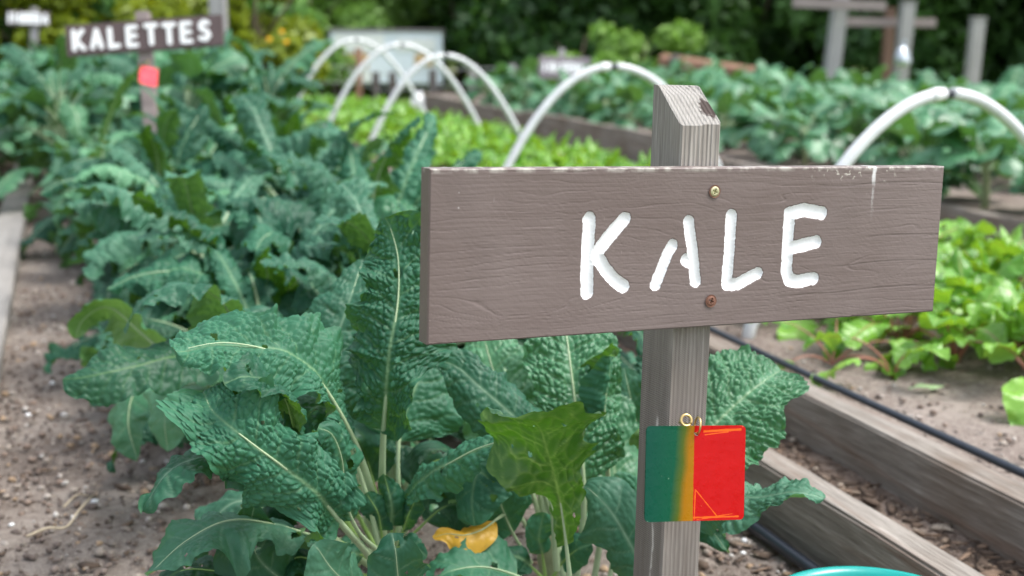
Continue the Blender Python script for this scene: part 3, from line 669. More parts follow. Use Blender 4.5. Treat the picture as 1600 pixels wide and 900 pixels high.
    if holes:
        Rr = np.random.RandomState(seed+77); cen = (s_m+0*lat).reshape(-1); la_ = lat.reshape(-1); kill = np.zeros(len(Fq), bool)
        for _ in range(holes):
            hs, hx = Lb*(.15+.75*Rr.rand()), (Rr.rand()*1.6-.8)*width*.8; hr = .0015+.0045*Rr.rand()**2
            kill |= np.hypot(cen[b]-hs, (la_[b]-hx)*1.3)*(1+.35*vnoise(cen[b]*400, la_[b]*400, seed)) < hr
        Fq = Fq[~kill]
    V = P.reshape(-1, 3)
    # midrib and petiole
    idx = np.linspace(0, 232, 44).astype(int); rp = []
    u = idx/239.0; r0_, r1_, r2_ = .0050, .0029, .0002
    sc_ = Ltot/.38
    rad = np.where(u < start, r0_+(r1_-r0_)*(u/max(start, .01)), r1_+(r2_-r1_)*np.clip((u-start)/(1-start), 0, 1)**.55)*min(1.25, max(.5, sc_))
    line = Cc[idx]-Nn[idx]*(rad*(.1+.5*np.clip((u-start)/(1-start), 0, 1)))[:, None]
    return V, Fq, rib.reshape(-1), line, rad
def ribbon_tube(line, rad, n=8):
    T = np.gradient(line, axis=0); T /= np.linalg.norm(T, axis=1)[:, None]
    a = np.cross(T, [0.13, .2, 1.]); bad = np.linalg.norm(a, axis=1) < .2; a[bad] = np.cross(T[bad], [1., .1, .1]); a /= np.linalg.norm(a, axis=1)[:, None]
    for i in range(1, len(a)):
        q = a[i-1]-T[i]*(a[i-1]@T[i]); a[i] = q/np.linalg.norm(q)
    b = np.cross(T, a); th = np.arange(n)*2*PI/n
    V = (line[:, None]+(a[:, None]*np.cos(th)[None, :, None]+b[:, None]*np.sin(th)[None, :, None])*rad[:, None, None]).reshape(-1, 3)
    m = len(line); i = np.arange((m-1)*n); r = i//n; k = i % n
    return V, np.stack([r*n+k, r*n+(k+1) % n, (r+1)*n+(k+1) % n, (r+1)*n+k], 1)

# ---- hero leaves, each with its own spine. p: (px, py, distance); n: direction of the upper surface (right, up, towards the viewer)
def cam_dir(n): return RT*n[0]+UP*n[1]-FW*n[2]
_hs = [100]
def hero(parent, pts, ns, start, width_px, mat='kale', label=None, **k):
    _hs[0] += 1; seed = k.pop('seed', _hs[0])
    ctrl = [pt(*p) for p in pts]
    if len(ns) == 3 and not hasattr(ns[0], '__len__'): ns = [ns]*len(pts)
    nrm = [cam_dir(n) for n in ns]
    d = sum(p[2] for p in pts)/len(pts); k.setdefault('res', .0017*max(1, d/1.25)); k.setdefault('holes', 3)
    ribm = k.pop('rib', 'rib')
    V, Fq, rb, line, rad = leaf_geo(ctrl, nrm, start, width_px/2*d/FPX, seed=seed % 97, **k)
    o = link('leaf', mesh_np('kale_leaf_blade', V, Fq, {'rib': rb}), M[mat], parent)
    if label: o['label'] = label
    rv, rf = ribbon_tube(line, rad); link('midrib', mesh_np('kale_midrib', rv, rf), M[ribm], o)
    return o
def stalk(parent, x, y, top, r=.016, seed=0):
    pts = [(x+.01*math.sin(z*20+seed), y+.008*math.cos(z*17+seed), z) for z in np.linspace(-.03, top, 9)]
    return MB().tube(pts, [r*(1.25-.45*i/8+.08*math.sin(i*2.3+seed)) for i in range(9)], 12).build('stem', M['stalk'], parent, smooth=True)

K1 = empty('kale_plant', (0, 0, 0), label='nearest kale plant, its big crinkled blue green leaf arching left beside the name board', cat='kale plant')
b1 = gp(610, 870, .03); stalk(K1, b1[0], b1[1], .13, .014)
NUP = (0, .75, .65)
# big arching savoyed leaf
hero(K1, [(606, 880, 1.46), (592, 810, 1.42), (566, 720, 1.37), (532, 645, 1.33), (490, 585, 1.30), (430, 550, 1.27), (350, 535, 1.24), (274, 548, 1.21)],
     [(.4, .3, .8), (.3, .4, .8), (.3, .6, .8), (.35, .7, .7), (.3, .75, .65), (.05, .72, .72), (-.05, .6, .8), (-.3, .5, .8)], .42, 128, prof='blunt', cup=.55, ruffle=.030, amp=.0040, cell=.0068, res=.00105, seed=11, holes=6)
# the leaf in front, rib running down to the right
hero(K1, [(600, 900, 1.42), (572, 862, 1.36), (540, 826, 1.30), (500, 778, 1.25), (450, 735, 1.21), (390, 690, 1.19), (335, 645, 1.20), (318, 612, 1.23)],
     [(.2, .2, .9)]*3+[(.15, .25, .95), (.1, .3, .95), (.0, .35, .9), (-.2, .5, .85), (-.4, .8, .5)], .40, 146, prof='blunt', cup=.45, ruffle=.030, amp=.0042, cell=.0070, res=.00105, seed=23, holes=6, vfold=.16)
# tall dark leaf beside the board, tip folded forward
hero(K1, [(600, 880, 1.45), (597, 800, 1.42), (598, 700, 1.37), (603, 620, 1.34), (612, 540, 1.33), (622, 465, 1.335), (622, 405, 1.345), (612, 362, 1.35), (602, 340, 1.35)],
     [(-.1, .15, 1)]*4+[(-.15, .25, 1), (-.1, .25, 1), (-.1, .3, .95), (-.15, .4, .9), (-.2, .5, .85)], .44, 140, mat='kale', prof='blunt', cup=.30, ruffle=.032, amp=.0042, cell=.0068, res=.00105, seed=5, holes=7)
# paler leaf behind, left of the tall one
hero(K1, [(592, 870, 1.55), (560, 760, 1.52), (515, 640, 1.50), (512, 570, 1.50), (540, 490, 1.52), (556, 440, 1.54), (568, 405, 1.56)], [(-.15, .1, 1)]*7, .42, 118, mat='kale_grey', cup=.4, ruffle=.008, amp=.0028, holes=2)
# thick pale stem with a shaded leaf behind
hero(K1, [(622, 880, 1.44), (624, 800, 1.44), (622, 720, 1.44), (628, 660, 1.45), (650, 600, 1.47), (668, 550, 1.49), (680, 500, 1.52)], [(.2, .0, 1)]*7, .46, 150, cup=.6, ruffle=.012, amp=.003)
hero(K1, [(592, 850, 1.40), (575, 780, 1.38), (548, 700, 1.36), (520, 650, 1.35), (492, 640, 1.33), (470, 668, 1.30), (455, 700, 1.30)], [(.5, .7, .4)]*7, .5, 90, cup=.8, ruffle=.014, amp=.003)
hero(K1, [(590, 860, 1.38), (560, 830, 1.32), (540, 780, 1.28), (535, 720, 1.26), (520, 680, 1.25), (497, 668, 1.24)], [(.3, .4, .9)]*6, .42, 80, cup=1.0, ruffle=.014, amp=.0030)
# green petiole showing in the gap between the two big leaves
hero(K1, [(560, 850, 1.42), (500, 740, 1.36), (466, 680, 1.31), (448, 625, 1.26), (425, 600, 1.22), (385, 590, 1.19), (350, 600, 1.18)], [(.2, .7, .6)]*7, .55, 100, rib='rib_dark', cup=.7, ruffle=.012, amp=.0035)
# dark drooping leaf at the left
hero(K1, [(560, 880, 1.42), (480, 800, 1.34), (400, 735, 1.26), (330, 716, 1.22), (275, 735, 1.19), (240, 775, 1.17), (222, 800, 1.17)], [(.1, .8, .6), (.1, .8, .6), (-.1, .85, .6), (-.2, .9, .45), (-.45, .85, .3), (-.7, .6, .2), (-.8, .5, .2)], .52, 115, mat='kale_grey', cup=.9, ruffle=.020, amp=.0022, holes=2)
# broad low leaves bottom left
hero(K1, [(590, 890, 1.44), (520, 850, 1.38), (440, 822, 1.32), (360, 812, 1.28), (290, 845, 1.25), (230, 900, 1.23)], [(.0, .85, .5), (0, .85, .5), (-.1, .85, .55), (-.3, .8, .6), (-.5, .6, .65), (-.6, .5, .6)], .30, 140, mat='kale_grey', cup=.8, ruffle=.024, amp=.0020, holes=2)
hero(K1, [(560, 960, 1.40), (480, 930, 1.36), (410, 880, 1.33), (392, 830, 1.32), (398, 786, 1.31)], [(.1, .45, .9)]*5, .25, 150, mat='kale_grey', cup=.5, ruffle=.016, amp=.0018)
hero(K1, [(620, 960, 1.30), (560, 925, 1.25), (520, 890, 1.22), (500, 862, 1.21), (490, 850, 1.21)], [(-.1, .6, .8)]*5, .22, 110, mat='kale_grey', cup=.4, ruffle=.010, amp=.0012)
hero(K1, [(640, 1000, 1.28), (630, 950, 1.25), (622, 900, 1.22), (618, 860, 1.21), (612, 832, 1.22)], [(.1, .55, .8)]*5, .2, 130, mat='kale_grey', cup=.6, ruffle=.012, amp=.0012)
# low small shoots in the middle
for q, (a, b, c_) in enumerate([((600, 860), (590, 800), (572, 770)), ((622, 860), (640, 800), (655, 770)), ((604, 870), (640, 850), (668, 870)), ((596, 875), (540, 868), (510, 890)), ((612, 860), (612, 790), (600, 740))]):
    hero(K1, [(*a, 1.42), ((a[0]+b[0])/2, (a[1]+b[1])/2-4, 1.40), (*b, 1.38), (*c_, 1.37)], [(0, .4, .9)]*4, .35, 46, cup=1.1, ruffle=.010, amp=.0022, cell=.006, holes=0, rib='rib_dark')

for (pts, nn, w_, mt) in [
  ([(585, 880, 1.46), (530, 820, 1.44), (470, 770, 1.42), (430, 770, 1.40), (400, 810, 1.39), (392, 850, 1.39)], (-.2, .7, .7), 100, 'kale_dark'),
  ([(590, 885, 1.48), (520, 840, 1.47), (440, 800, 1.46), (370, 790, 1.45), (320, 830, 1.44), (300, 872, 1.43)], (-.2, .7, .7), 110, 'kale_grey'),
  ([(575, 900, 1.42), (520, 890, 1.38), (470, 870, 1.36), (440, 890, 1.35), (425, 930, 1.35)], (-.2, .7, .7), 90, 'kale_dark'),
  ([(560, 920, 1.40), (450, 905, 1.35), (360, 895, 1.32), (290, 890, 1.30), (240, 920, 1.29)], (-.1, .8, .6), 110, 'kale_dark'),
  ([(600, 860, 1.47), (585, 760, 1.46), (560, 690, 1.45), (530, 700, 1.43), (515, 740, 1.42)], (-.3, .6, .7), 80, 'kale_dark'),
  ([(606, 870, 1.50), (640, 780, 1.50), (680, 720, 1.50), (720, 740, 1.49), (735, 790, 1.48)], (.2, .6, .8), 100, 'kale_dark'),
  ([(610, 870, 1.50), (650, 830, 1.50), (700, 790, 1.50), (760, 800, 1.49)], (.1, .7, .7), 90, 'kale_grey'),
  ([(600, 870, 1.52), (590, 700, 1.55), (560, 600, 1.57), (530, 540, 1.58), (500, 560, 1.57)], (-.3, .5, .8), 100, 'kale'),
  ([(595, 870, 1.50), (530, 760, 1.50), (460, 700, 1.50), (400, 690, 1.50), (360, 720, 1.49)], (-.2, .7, .7), 100, 'kale_dark')]:
    hero(K1, pts, [nn]*len(pts), .42, w_, mat=mt, cup=.9, ruffle=.022, amp=.0028, holes=2, rib='rib_dark')
K2 = empty('kale_plant', (0, 0, 0), label='kale plant below the name board with a bright yellow green leaf seen from behind', cat='kale plant')
b2 = gp(850, 905, .02); stalk(K2, b2[0], b2[1], .10, .013, 2)
# bright leaf seen from its underside, top edge folded towards us
hero(K2, [(893, 930, 1.33), (888, 880, 1.32), (878, 800, 1.30), (866, 740, 1.28), (854, 700, 1.26), (846, 672, 1.25), (834, 656, 1.235), (812, 655, 1.22)],
     [(.1, -.1, -1), (.1, -.1, -1), (.1, -.1, -1), (.05, .1, -1), (0, .35, -.9), (0, .8, -.6), (-.1, 1, .1), (-.3, .9, .6)], .24, 172, mat='kale_under', prof='obov', cup=-.35, ruffle=.020, amp=.0020, cell=.013, tooth=.20, holes=8, rib='rib', vfold=0, veins=2.6)
# big upright leaf under the board
hero(K2, [(900, 900, 1.50), (912, 800, 1.47), (910, 720, 1.46), (900, 640, 1.47), (890, 560, 1.49), (880, 490, 1.52), (868, 440, 1.55)], [(.05, .15, 1)]*7, .33, 150, mat='kale_pale', cup=.35, ruffle=.010, amp=.0040, cell=.0080, res=.0012, seed=31, holes=4)
hero(K2, [(880, 900, 1.56), (860, 800, 1.55), (820, 700, 1.53), (785, 620, 1.55), (765, 560, 1.57), (750, 500, 1.60)], [(-.1, .1, 1)]*6, .42, 150, mat='kale_pale', cup=.5, ruffle=.010, amp=.0030, holes=2)
# leaf under the board's left end, pointing up left
hero(K2, [(870, 890, 1.46), (862, 790, 1.42), (840, 700, 1.40), (800, 650, 1.39), (755, 610, 1.38), (715, 575, 1.39), (680, 562, 1.40)], [(-.1, .5, .85)]*7, .42, 118, mat='kale_grey', cup=.5, ruffle=.012, amp=.0026, holes=3)
# dark narrow leaf running right from the stem
hero(K2, [(632, 830, 1.44), (638, 785, 1.40), (660, 752, 1.36), (705, 722, 1.32), (755, 697, 1.30), (800, 690, 1.29), (832, 712, 1.29), (838, 750, 1.30)], [(-.2, .6, .7)]*4+[(0, .7, .7), (.3, .7, .7), (.6, .5, .6), (.8, .2, .6)], .16, 84, cup=.9, ruffle=.010, amp=.0036, cell=.0075, holes=1)
hero(K2, [(830, 880, 1.50), (800, 830, 1.47), (770, 760, 1.43), (748, 740, 1.42), (738, 780, 1.41), (742, 822, 1.41)], [(-.2, .6, .8)]*6, .25, 130, cup=.9, ruffle=.012, amp=.0020, holes=2)
hero(K2, [(1030, 960, 1.36), (1010, 900, 1.34), (985, 850, 1.33), (955, 800, 1.33), (925, 768, 1.34), (912, 760, 1.35)], [(-.2, .3, .9)]*6, .15, 120, mat='kale_grey', cup=.5, ruffle=.014, amp=.0014, holes=3)
hero(K2, [(950, 920, 1.55), (962, 840, 1.55), (962, 760, 1.56), (955, 690, 1.58), (945, 620, 1.60), (945, 580, 1.62)], [(.1, .1, 1)]*6, .25, 130, mat='kale_pale', cup=.4, ruffle=.010, amp=.0020, holes=2)
hero(K2, [(930, 900, 1.55), (950, 760, 1.52), (944, 660, 1.48), (950, 590, 1.46), (956, 552, 1.45), (968, 546, 1.44)], [(.9, .1, .4)]*6, .68, 58, cup=1.9, ruffle=.006, amp=.0030, holes=0)
hero(K2, [(1000, 900, 1.60), (1010, 780, 1.60), (1000, 690, 1.60), (985, 620, 1.60), (975, 575, 1.61)], [(-.2, .3, 1)]*5, .35, 130, mat='kale_grey', cup=.8, ruffle=.012, amp=.0028)
hero(K2, [(850, 930, 1.44), (820, 905, 1.42), (760, 886, 1.40), (705, 892, 1.38), (670, 915, 1.37)], [(0, .8, .6)]*5, .3, 100, cup=.7, ruffle=.016, amp=.0018)
for q, (a, b, c_) in enumerate([((850, 905), (800, 870), (765, 880)), ((862, 905), (900, 860), (925, 850)), ((852, 900), (842, 840), (850, 800))]):
    hero(K2, [(*a, 1.50), ((a[0]+b[0])/2, (a[1]+b[1])/2-6, 1.48), (*b, 1.46), (*c_, 1.45)], [(0, .5, .9)]*4, .35, 60, cup=.8, ruffle=.010, amp=.002, holes=0, rib='rib_dark')

K3 = empty('kale_plant', (0, 0, 0), label='kale plant half hidden behind the stake, crinkled leaves reaching out to its right', cat='kale plant')
b3 = gp(1045, 860, .02); stalk(K3, b3[0], b3[1], .10, .012, 4)
hero(K3, [(1046, 860, 1.60), (1050, 790, 1.50), (1075, 720, 1.40), (1110, 672, 1.40), (1150, 632, 1.41), (1190, 600, 1.43), (1220, 578, 1.46)], [(.15, .6, .8)]*7, .34, 150, mat='kale_pale', prof='blunt', cup=.35, ruffle=.016, amp=.0042, cell=.0075, res=.0011, seed=44, holes=3)
hero(K3, [(1046, 860, 1.60), (1060, 820, 1.50), (1090, 786, 1.42), (1140, 778, 1.37), (1190, 778, 1.34), (1240, 770, 1.32), (1290, 778, 1.32)], [(0, .7, .6)]*5+[(-.1, .7, .6), (.2, .7, .6)], .30, 120, mat='kale_grey', cup=.8, ruffle=.020, amp=.0038, cell=.0085, res=.0014, seed=47, holes=3)
hero(K3, [(1046, 870, 1.58), (1060, 850, 1.52), (1085, 826, 1.48), (1112, 830, 1.44), (1136, 862, 1.43)], [(.2, .8, .5)]*5, .3, 86, cup=.9, ruffle=.012, amp=.0034)
hero(K3, [(1046, 870, 1.58), (1065, 800, 1.52), (1100, 740, 1.50), (1140, 705, 1.50), (1175, 680, 1.50)], [(0, .4, .9)]*5, .35, 90, mat='kale_grey', cup=.7, ruffle=.012, amp=.003)
hero(K3, [(1040, 880, 1.58), (1010, 820, 1.54), (985, 770, 1.52), (960, 740, 1.52)], [(-.3, .5, .8)]*4, .3, 90, cup=.7, ruffle=.012, amp=.003)

K4 = empty('kale_plant', (0, 0, 0), label='kale plant left of the nearest, one long dark leaf stretched out over bare soil', cat='kale plant')
b4 = gp(420, 700, .03); stalk(K4, b4[0], b4[1], .16, .014, 6)
hero(K4, [(420, 690, 1.95), (400, 600, 1.80), (340, 552, 1.70), (270, 560, 1.63), (190, 578, 1.58), (130, 590, 1.56), (98, 592, 1.56)], [(0, .9, .4), (0, .9, .4), (0, .8, .6), (0, .5, .9), (-.05, .4, .95), (-.1, .4, .95), (-.2, .4, .95)], .33, 92, mat='kale_dark', prof='blunt', cup=.35, ruffle=.012, amp=.0034, cell=.0095, seed=61, holes=4, vfold=-.15)
hero(K4, [(425, 690, 1.95), (400, 600, 1.85), (370, 520, 1.76), (345, 468, 1.70), (290, 446, 1.66), (238, 462, 1.63), (203, 500, 1.62), (196, 522, 1.62)], [(0, .8, .5)]*3+[(0, .95, .3), (-.1, 1, .25), (-.4, .9, .3), (-.7, .6, .4), (-.9, .3, .4)], .38, 118, mat='kale_grey', cup=.7, ruffle=.018, amp=.003, holes=3)
hero(K4, [(415, 700, 1.92), (370, 640, 1.85), (320, 600, 1.80), (275, 610, 1.75), (258, 655, 1.73), (262, 705, 1.73)], [(-.2, .6, .8)]*6, .3, 130, mat='kale_pale', cup=.6, ruffle=.014, amp=.0018, holes=2)
hero(K4, [(415, 700, 1.95), (340, 620, 1.92), (270, 590, 1.88), (215, 605, 1.85), (200, 660, 1.83), (215, 720, 1.82)], [(-.3, .5, .8)]*6, .42, 100, mat='kale_pale', cup=.6, ruffle=.016, amp=.0016, holes=2)
hero(K4, [(410, 690, 2.0), (300, 590, 2.0), (220, 520, 2.0), (170, 480, 2.0), (130, 500, 2.0), (118, 530, 2.0)], [(-.2, .7, -.6)]*6, .45, 80, mat='kale_pale', cup=.8, ruffle=.014, amp=.0016, holes=1)
hero(K4, [(430, 690, 1.95), (440, 600, 1.88), (420, 520, 1.82), (400, 490, 1.80), (385, 500, 1.79)], [(-.2, .6, .8)]*5, .5, 70, mat='kale_grey', cup=.9, ruffle=.012, amp=.0028)
hero(K4, [(430, 690, 1.95), (470, 600, 1.92), (490, 540, 1.90), (520, 500, 1.88), (545, 520, 1.87)], [(0, .8, .6)]*5, .42, 100, mat='kale_grey', cup=.9, ruffle=.014, amp=.0028)
hero(K4, [(425, 700, 1.95), (400, 640, 1.92), (350, 650, 1.88), (322, 700, 1.86)], [(-.1, .8, .6)]*4, .35, 90, mat='kale', cup=.9, ruffle=.014, amp=.0020)

# ---- reusable leaves: petiole rises from the origin, upper surface up and outwards (towards +x)
def local_leaf(name, e0, bend, pet, blade, width, mats, prof='kale', power=1.4, res=.004, seed=0, **k):
    L = pet+blade; n = 9; P = [np.zeros(3)]; N = []
    for i in range(n):
        t = i/(n-1); e = math.radians(e0-bend*t**power)
        if i: P.append(P[-1]+np.array([math.cos(e), .012*math.sin(seed+3*t), math.sin(e)])*L/(n-1))
        N.append(np.array([-math.sin(e), .25*math.sin(seed*1.7+2*t), math.cos(e)]))
    V, Fq, rb, line, rad = leaf_geo(P, N, pet/L, width, prof=prof, res=res, seed=seed, **k)
    rv, rf = ribbon_tube(line, rad, 6); n0 = len(V)
    me = mesh_np(name, np.vstack([V, rv]), np.vstack([Fq, rf+n0]), {'rib': np.r_[rb, np.ones(len(rv))]}, mat_idx=np.r_[np.zeros(len(Fq)), np.ones(len(rf))])
    for m_ in mats: me.materials.append(M[m_])
    return me
kales = {'in': [], 'mid': [], 'out': []}
for s_ in range(4):
    m3 = ['kale', 'kale_grey', 'kale_grey', 'kale_pale'][s_]
    kales['in'].append(local_leaf('kale_leaf', 84-4*s_, 60+16*s_, .13, .24, .033+.004*s_, [m3, 'rib'], seed=s_+1, cup=1.2, ruffle=.026, amp=.0070, cell=.0105, res=.0030))
    kales['mid'].append(local_leaf('kale_leaf', 74-5*s_, 105+18*s_, .14, .27, .040+.005*s_, [m3, 'rib'], seed=s_+11, cup=1.2, ruffle=.034, amp=.0070, cell=.0105, res=.0030))
    kales['out'].append(local_leaf('kale_leaf', 48-7*s_, 80+10*s_, .13, .25, .044+.006*s_, [['kale', 'kale_dark', 'kale_grey', 'kale_pale'][s_], 'rib'], 'broad', seed=s_+21, cup=1.0, ruffle=.034, amp=.0058, cell=.0115, res=.0032))
narrow = [local_leaf('strap_leaf', 84-6*s_, 60+15*s_, .12, .34, .022, [['kale', 'kale_pale'][s_ % 2], 'rib'], 'lance', seed=s_+41, cup=.6, ruffle=.006, amp=.003, res=.0035) for s_ in range(4)]
broc = []
for s_ in range(6):
    broc.append(local_leaf('brassica_leaf', 80-9*s_, 60+12*s_, .12, .24, .070+.006*(s_ % 3), ['broccoli' if s_ % 3 else 'kale_pale', 'rib'], 'broad', seed=s_+51, cup=.55, ruffle=.022, amp=.0012, cell=.02, res=.007, tooth=.05))
beets = []
for s_ in range(6):
    beets.append(local_leaf('beet_leaf', 84-7*s_, 45+17*s_, .075+.010*s_, .105, .027+.003*(s_ % 3), ['beet', 'beet_stem'], 'beet', seed=s_+61, cup=.55, ruffle=.020, amp=.0030, cell=.011, res=.0042, tooth=.03))
stalk_me = MB().tube([(.0, 0, -.04), (.006, .003, .06), (-.003, 0, .14), (0, 0, .22)], [.017, .015, .013, .010], 9).mesh('stem', True); stalk_me.materials.append(M['stalk'])

def plant(name, x, y, z, layers, label, cat, group=None, stem=True, scale=1.0, seed=0, hgt=.12, cull=None):
    R = random.Random(seed*7919+13); root = empty(name, (x, y, z), label=label, cat=cat, group=group)
    if stem:
        so = bpy.data.objects.new('stem', stalk_me); C.objects.link(so); so.parent = root; so.scale = (scale,)*3
    a = R.random()*6.28; 
    for (pool, n, z0, z1, tilt) in layers:
        for i in range(n):
            a += 2.39996+R.uniform(-.35, .35)
            o = bpy.data.objects.new('leaf', R.choice(pool)); C.objects.link(o); o.parent = root
            q = scale*R.uniform(.8, 1.15); o.scale = (q, q*R.choice((-1, 1)) if False else q, q)
            o.location = (0, 0, (z0+(z1-z0)*R.random())*scale)
            o.rotation_euler = (R.uniform(-.25, .25), math.radians(R.uniform(-tilt, tilt)), a)
    return root
def kale_plant(x, y, label, scale=1.0, seed=0, group='kale plants down the row'):
    return plant('kale_plant', x, y, 0, [(kales['in'], 8, .13, .21, 14), (kales['mid'], 14, .08, .20, 18), (kales['out'], 11, .03, .15, 16)], label, 'kale plant', group, seed=seed, scale=scale)
KR = [ # x, y, scale, label
 (.50, 1.95, .95, 'kale plant just behind the tall dark leaf at the board'),
 (.74, 2.10, .80, 'kale plant behind the middle of the name board, near the timber edge'),
 (.32, 2.2, .95, 'kale plant behind the long dark leaf lying over the soil'),
 (.56, 2.45, 1.08, 'tall kale plant rising left of the board, its curly top level with the board'),
 (.74, 2.60, .85, 'kale plant just above the board, showing left of the stake'),
 (.25, 2.62, 1.0, 'kale plant with upright shoots on the left side of the row, third from the front'),
 (.50, 2.95, 1.08, 'kale plant in the middle of the row below the near red tag'),
 (.72, 3.15, .86, 'kale plant by the timber edge beside the first white hoop'),
 (.24, 3.15, 1.0, 'kale plant whose leaf tips spread widest over the soil'),
 (.48, 3.5, 1.08, 'kale plant right in front of the red tag stake'),
 (.24, 3.75, 1.0, 'kale plant left of the second name sign stake, with a pale round leaf'),
 (.70, 3.70, .92, 'kale plant beside the timber edge, in front of the second white hoop'),
 (.66, 4.25, .98, 'kale plant just right of the second name sign'),
 (.38, 2.35, .85, 'smaller kale plant squeezed between the two kales left of the board'),
 (.62, 2.85, .85, 'smaller kale plant filling the row behind the tall kale'),
 (.42, 3.3, .9, 'smaller kale plant low in the middle of the row'),
 (.14, 4.05, .8, 'smaller kale plant at the left rim of the row beside the second sign'),
 (.52, 4.6, 1.1, 'tall kale plant right behind the second name sign'),
]
for i, (x, y, s_, lb) in enumerate(KR): kale_plant(x, y, lb, s_, i+3)
for (x, y, s_, lb) in [(.32, 3.95, 1.05, 'strap leaved kale with a fan of narrow upright leaves under the red tag'), (.10, 4.3, 1.0, 'strap leaved kale left of the second sign stake')]:
    plant('kale_plant', x, y, 0, [(narrow, 14, .05, .16, 14), (kales['out'], 3, .05, .1, 8)], lb, 'kale plant', seed=int(y*10), scale=s_)
k = 60
for y in np.arange(5.0, 9.6, .46):
    for j, x in enumerate((-.02, .36, .74)):
        k += 1; R = random.Random(k)
        plant('kalette_plant', x+R.uniform(-.08, .08), y+R.uniform(-.1, .1), 0, [(kales['in'], 7, .22, .42, 10), (broc, 12, .08, .42, 16), (kales['mid'], 8, .10, .36, 14)],
              'green kalette plant in the stand behind the second sign', 'kalette plant', 'kalette plants behind the second sign', seed=k, scale=.92+R.uniform(-.08, .10))
for y in np.arange(5.6, 9.6, .55):
    for j, x in enumerate((-.36, -.82, -1.3)):
        k += 1; R = random.Random(k)
        plant('brassica_plant', x+R.uniform(-.1, .1), y+R.uniform(-.1, .1), 0, [(broc, 16, .08, .36, 16), (kales['mid'], 6, .10, .34, 14)],
              'leafy brassica plant left of the pale edging board', 'brassica plant', 'brassica plants left of the edging board', seed=k, scale=.85+R.uniform(-.1, .1))

# further crinkled leaves on the near plants, so that each stands as a full clump
near = [local_leaf('kale_leaf', 80-5*s_, 70+14*s_, .14, .22, .034+.004*s_, [['kale', 'kale_dark', 'kale_grey', 'kale'][s_], 'rib'], seed=s_+71, cup=1.2, ruffle=.026, amp=.0044, cell=.0085, res=.0019, holes=2) for s_ in range(4)]
def more_leaves(root, x, y, specs):
    for (yaw, z, sc_, i, tilt) in specs:
        o = bpy.data.objects.new('leaf', near[i]); C.objects.link(o); o.parent = root; o.location = (x, y, z); o.scale = (sc_,)*3; o.rotation_euler = (0, math.radians(tilt), math.radians(yaw))
more_leaves(K1, b1[0], b1[1], [(95, .08, 1.0, 0, 0), (140, .07, .95, 1, 5), (60, .09, 1.0, 2, -4), (175, .05, .85, 3, 14), (30, .07, .9, 1, 8), (118, .05, .9, 2, 16), (215, .02, .62, 0, 34), (192, .02, .75, 1, 30), (75, .1, 1.05, 3, -8)])
more_leaves(K2, b2[0], b2[1], [(100, .08, .95, 0, 0), (150, .05, .85, 1, 10), (70, .08, .9, 2, 0), (130, .07, .9, 1, -5), (20, .05, .75, 0, 14)])
more_leaves(K4, b4[0], b4[1], [(110, .10, 1.0, 0, 0), (150, .08, 1.0, 1, 10), (70, .11, 1.05, 2, -5), (35, .08, 1.0, 1, 6), (185, .05, .85, 3, 18), (-10, .08, .9, 0, 8), (225, .04, .75, 1, 22), (90, .12, 1.1, 3, -10), (300, .06, .8, 2, 12)])
more_leaves(K3, b3[0], b3[1], [(80, .06, .9, 0, 0), (130, .05, .85, 1, 5), (45, .04, .7, 2, 14)])

# beets in the hooped bed
k = 300; nb = 0
for y in np.arange(1.75, 9.3, .19):
    for j, x in enumerate((1.52, 1.72, 1.92, 2.12)):
        k += 1; R = random.Random(k)
        if y < 2.0 and j == 0 and R.random() < .1: continue
        X_, Y_ = x+R.uniform(-.035, .035)+(.05 if y < 2.2 and j == 0 else 0), y+R.uniform(-.05, .05)
        hoopn = ['in front of the nearest white hoop', 'between the nearest and the second white hoop', 'between the second and third white hoops', 'beyond the third white hoop']
        q = 0 if Y_ < 2.25 else 1 if Y_ < 3.95 else 2 if Y_ < 6 else 3
        plant('beet_plant', X_, Y_, .083, [(beets[:3], 6, .0, .012, 14), (beets[1:], 9, .0, .01, 16)], 'bright green beet plant, '+hoopn[q], 'beet plant', 'beet plants '+hoopn[q], stem=False, seed=k, scale=R.uniform(.9, 1.15)*(1.15 if y < 2.6 else .82 if j == 3 else .95))
        nb += 1
# seedling-like loose plant in the bare soil strip of the bed
for (px, py, lb) in [(1300, 540, 'small young beet plant standing alone in the bare soil right of the board end'), (1395, 560, 'young beet plant with one pale drooping leaf on the bare soil')]:
    g = gp(px, py+30, .085); plant('beet_plant', g[0], g[1], .083, [(beets[2:], 5, 0, .01, 14)], lb, 'beet plant', stem=False, seed=px, scale=.9)
# brassicas in the far bed
k = 600
for y in np.arange(2.2, 10.7, .50):
    for j, x in enumerate((3.12 if y < 4.6 else 3.34, 3.72, 4.25, 4.75, 5.25, 5.7)):
        if y < 2.4 and j < 1: continue
        k += 1; R = random.Random(k)
        zn = 'front row along the grey board' if j == 0 else 'rows behind the front one'
        plant('brassica_plant', x+R.uniform(-.08, .08), y+R.uniform(-.1, .1), .085, [(broc[:3], 6, .08, .20, 12), (broc[2:], 13, .02, .18, 16)],
              'blue green brassica in the far bed, '+zn, 'brassica plant', 'far bed brassicas, '+zn, seed=k, scale=R.uniform(.85, 1.1)*(.98-.028*max(0, y-3.5)))

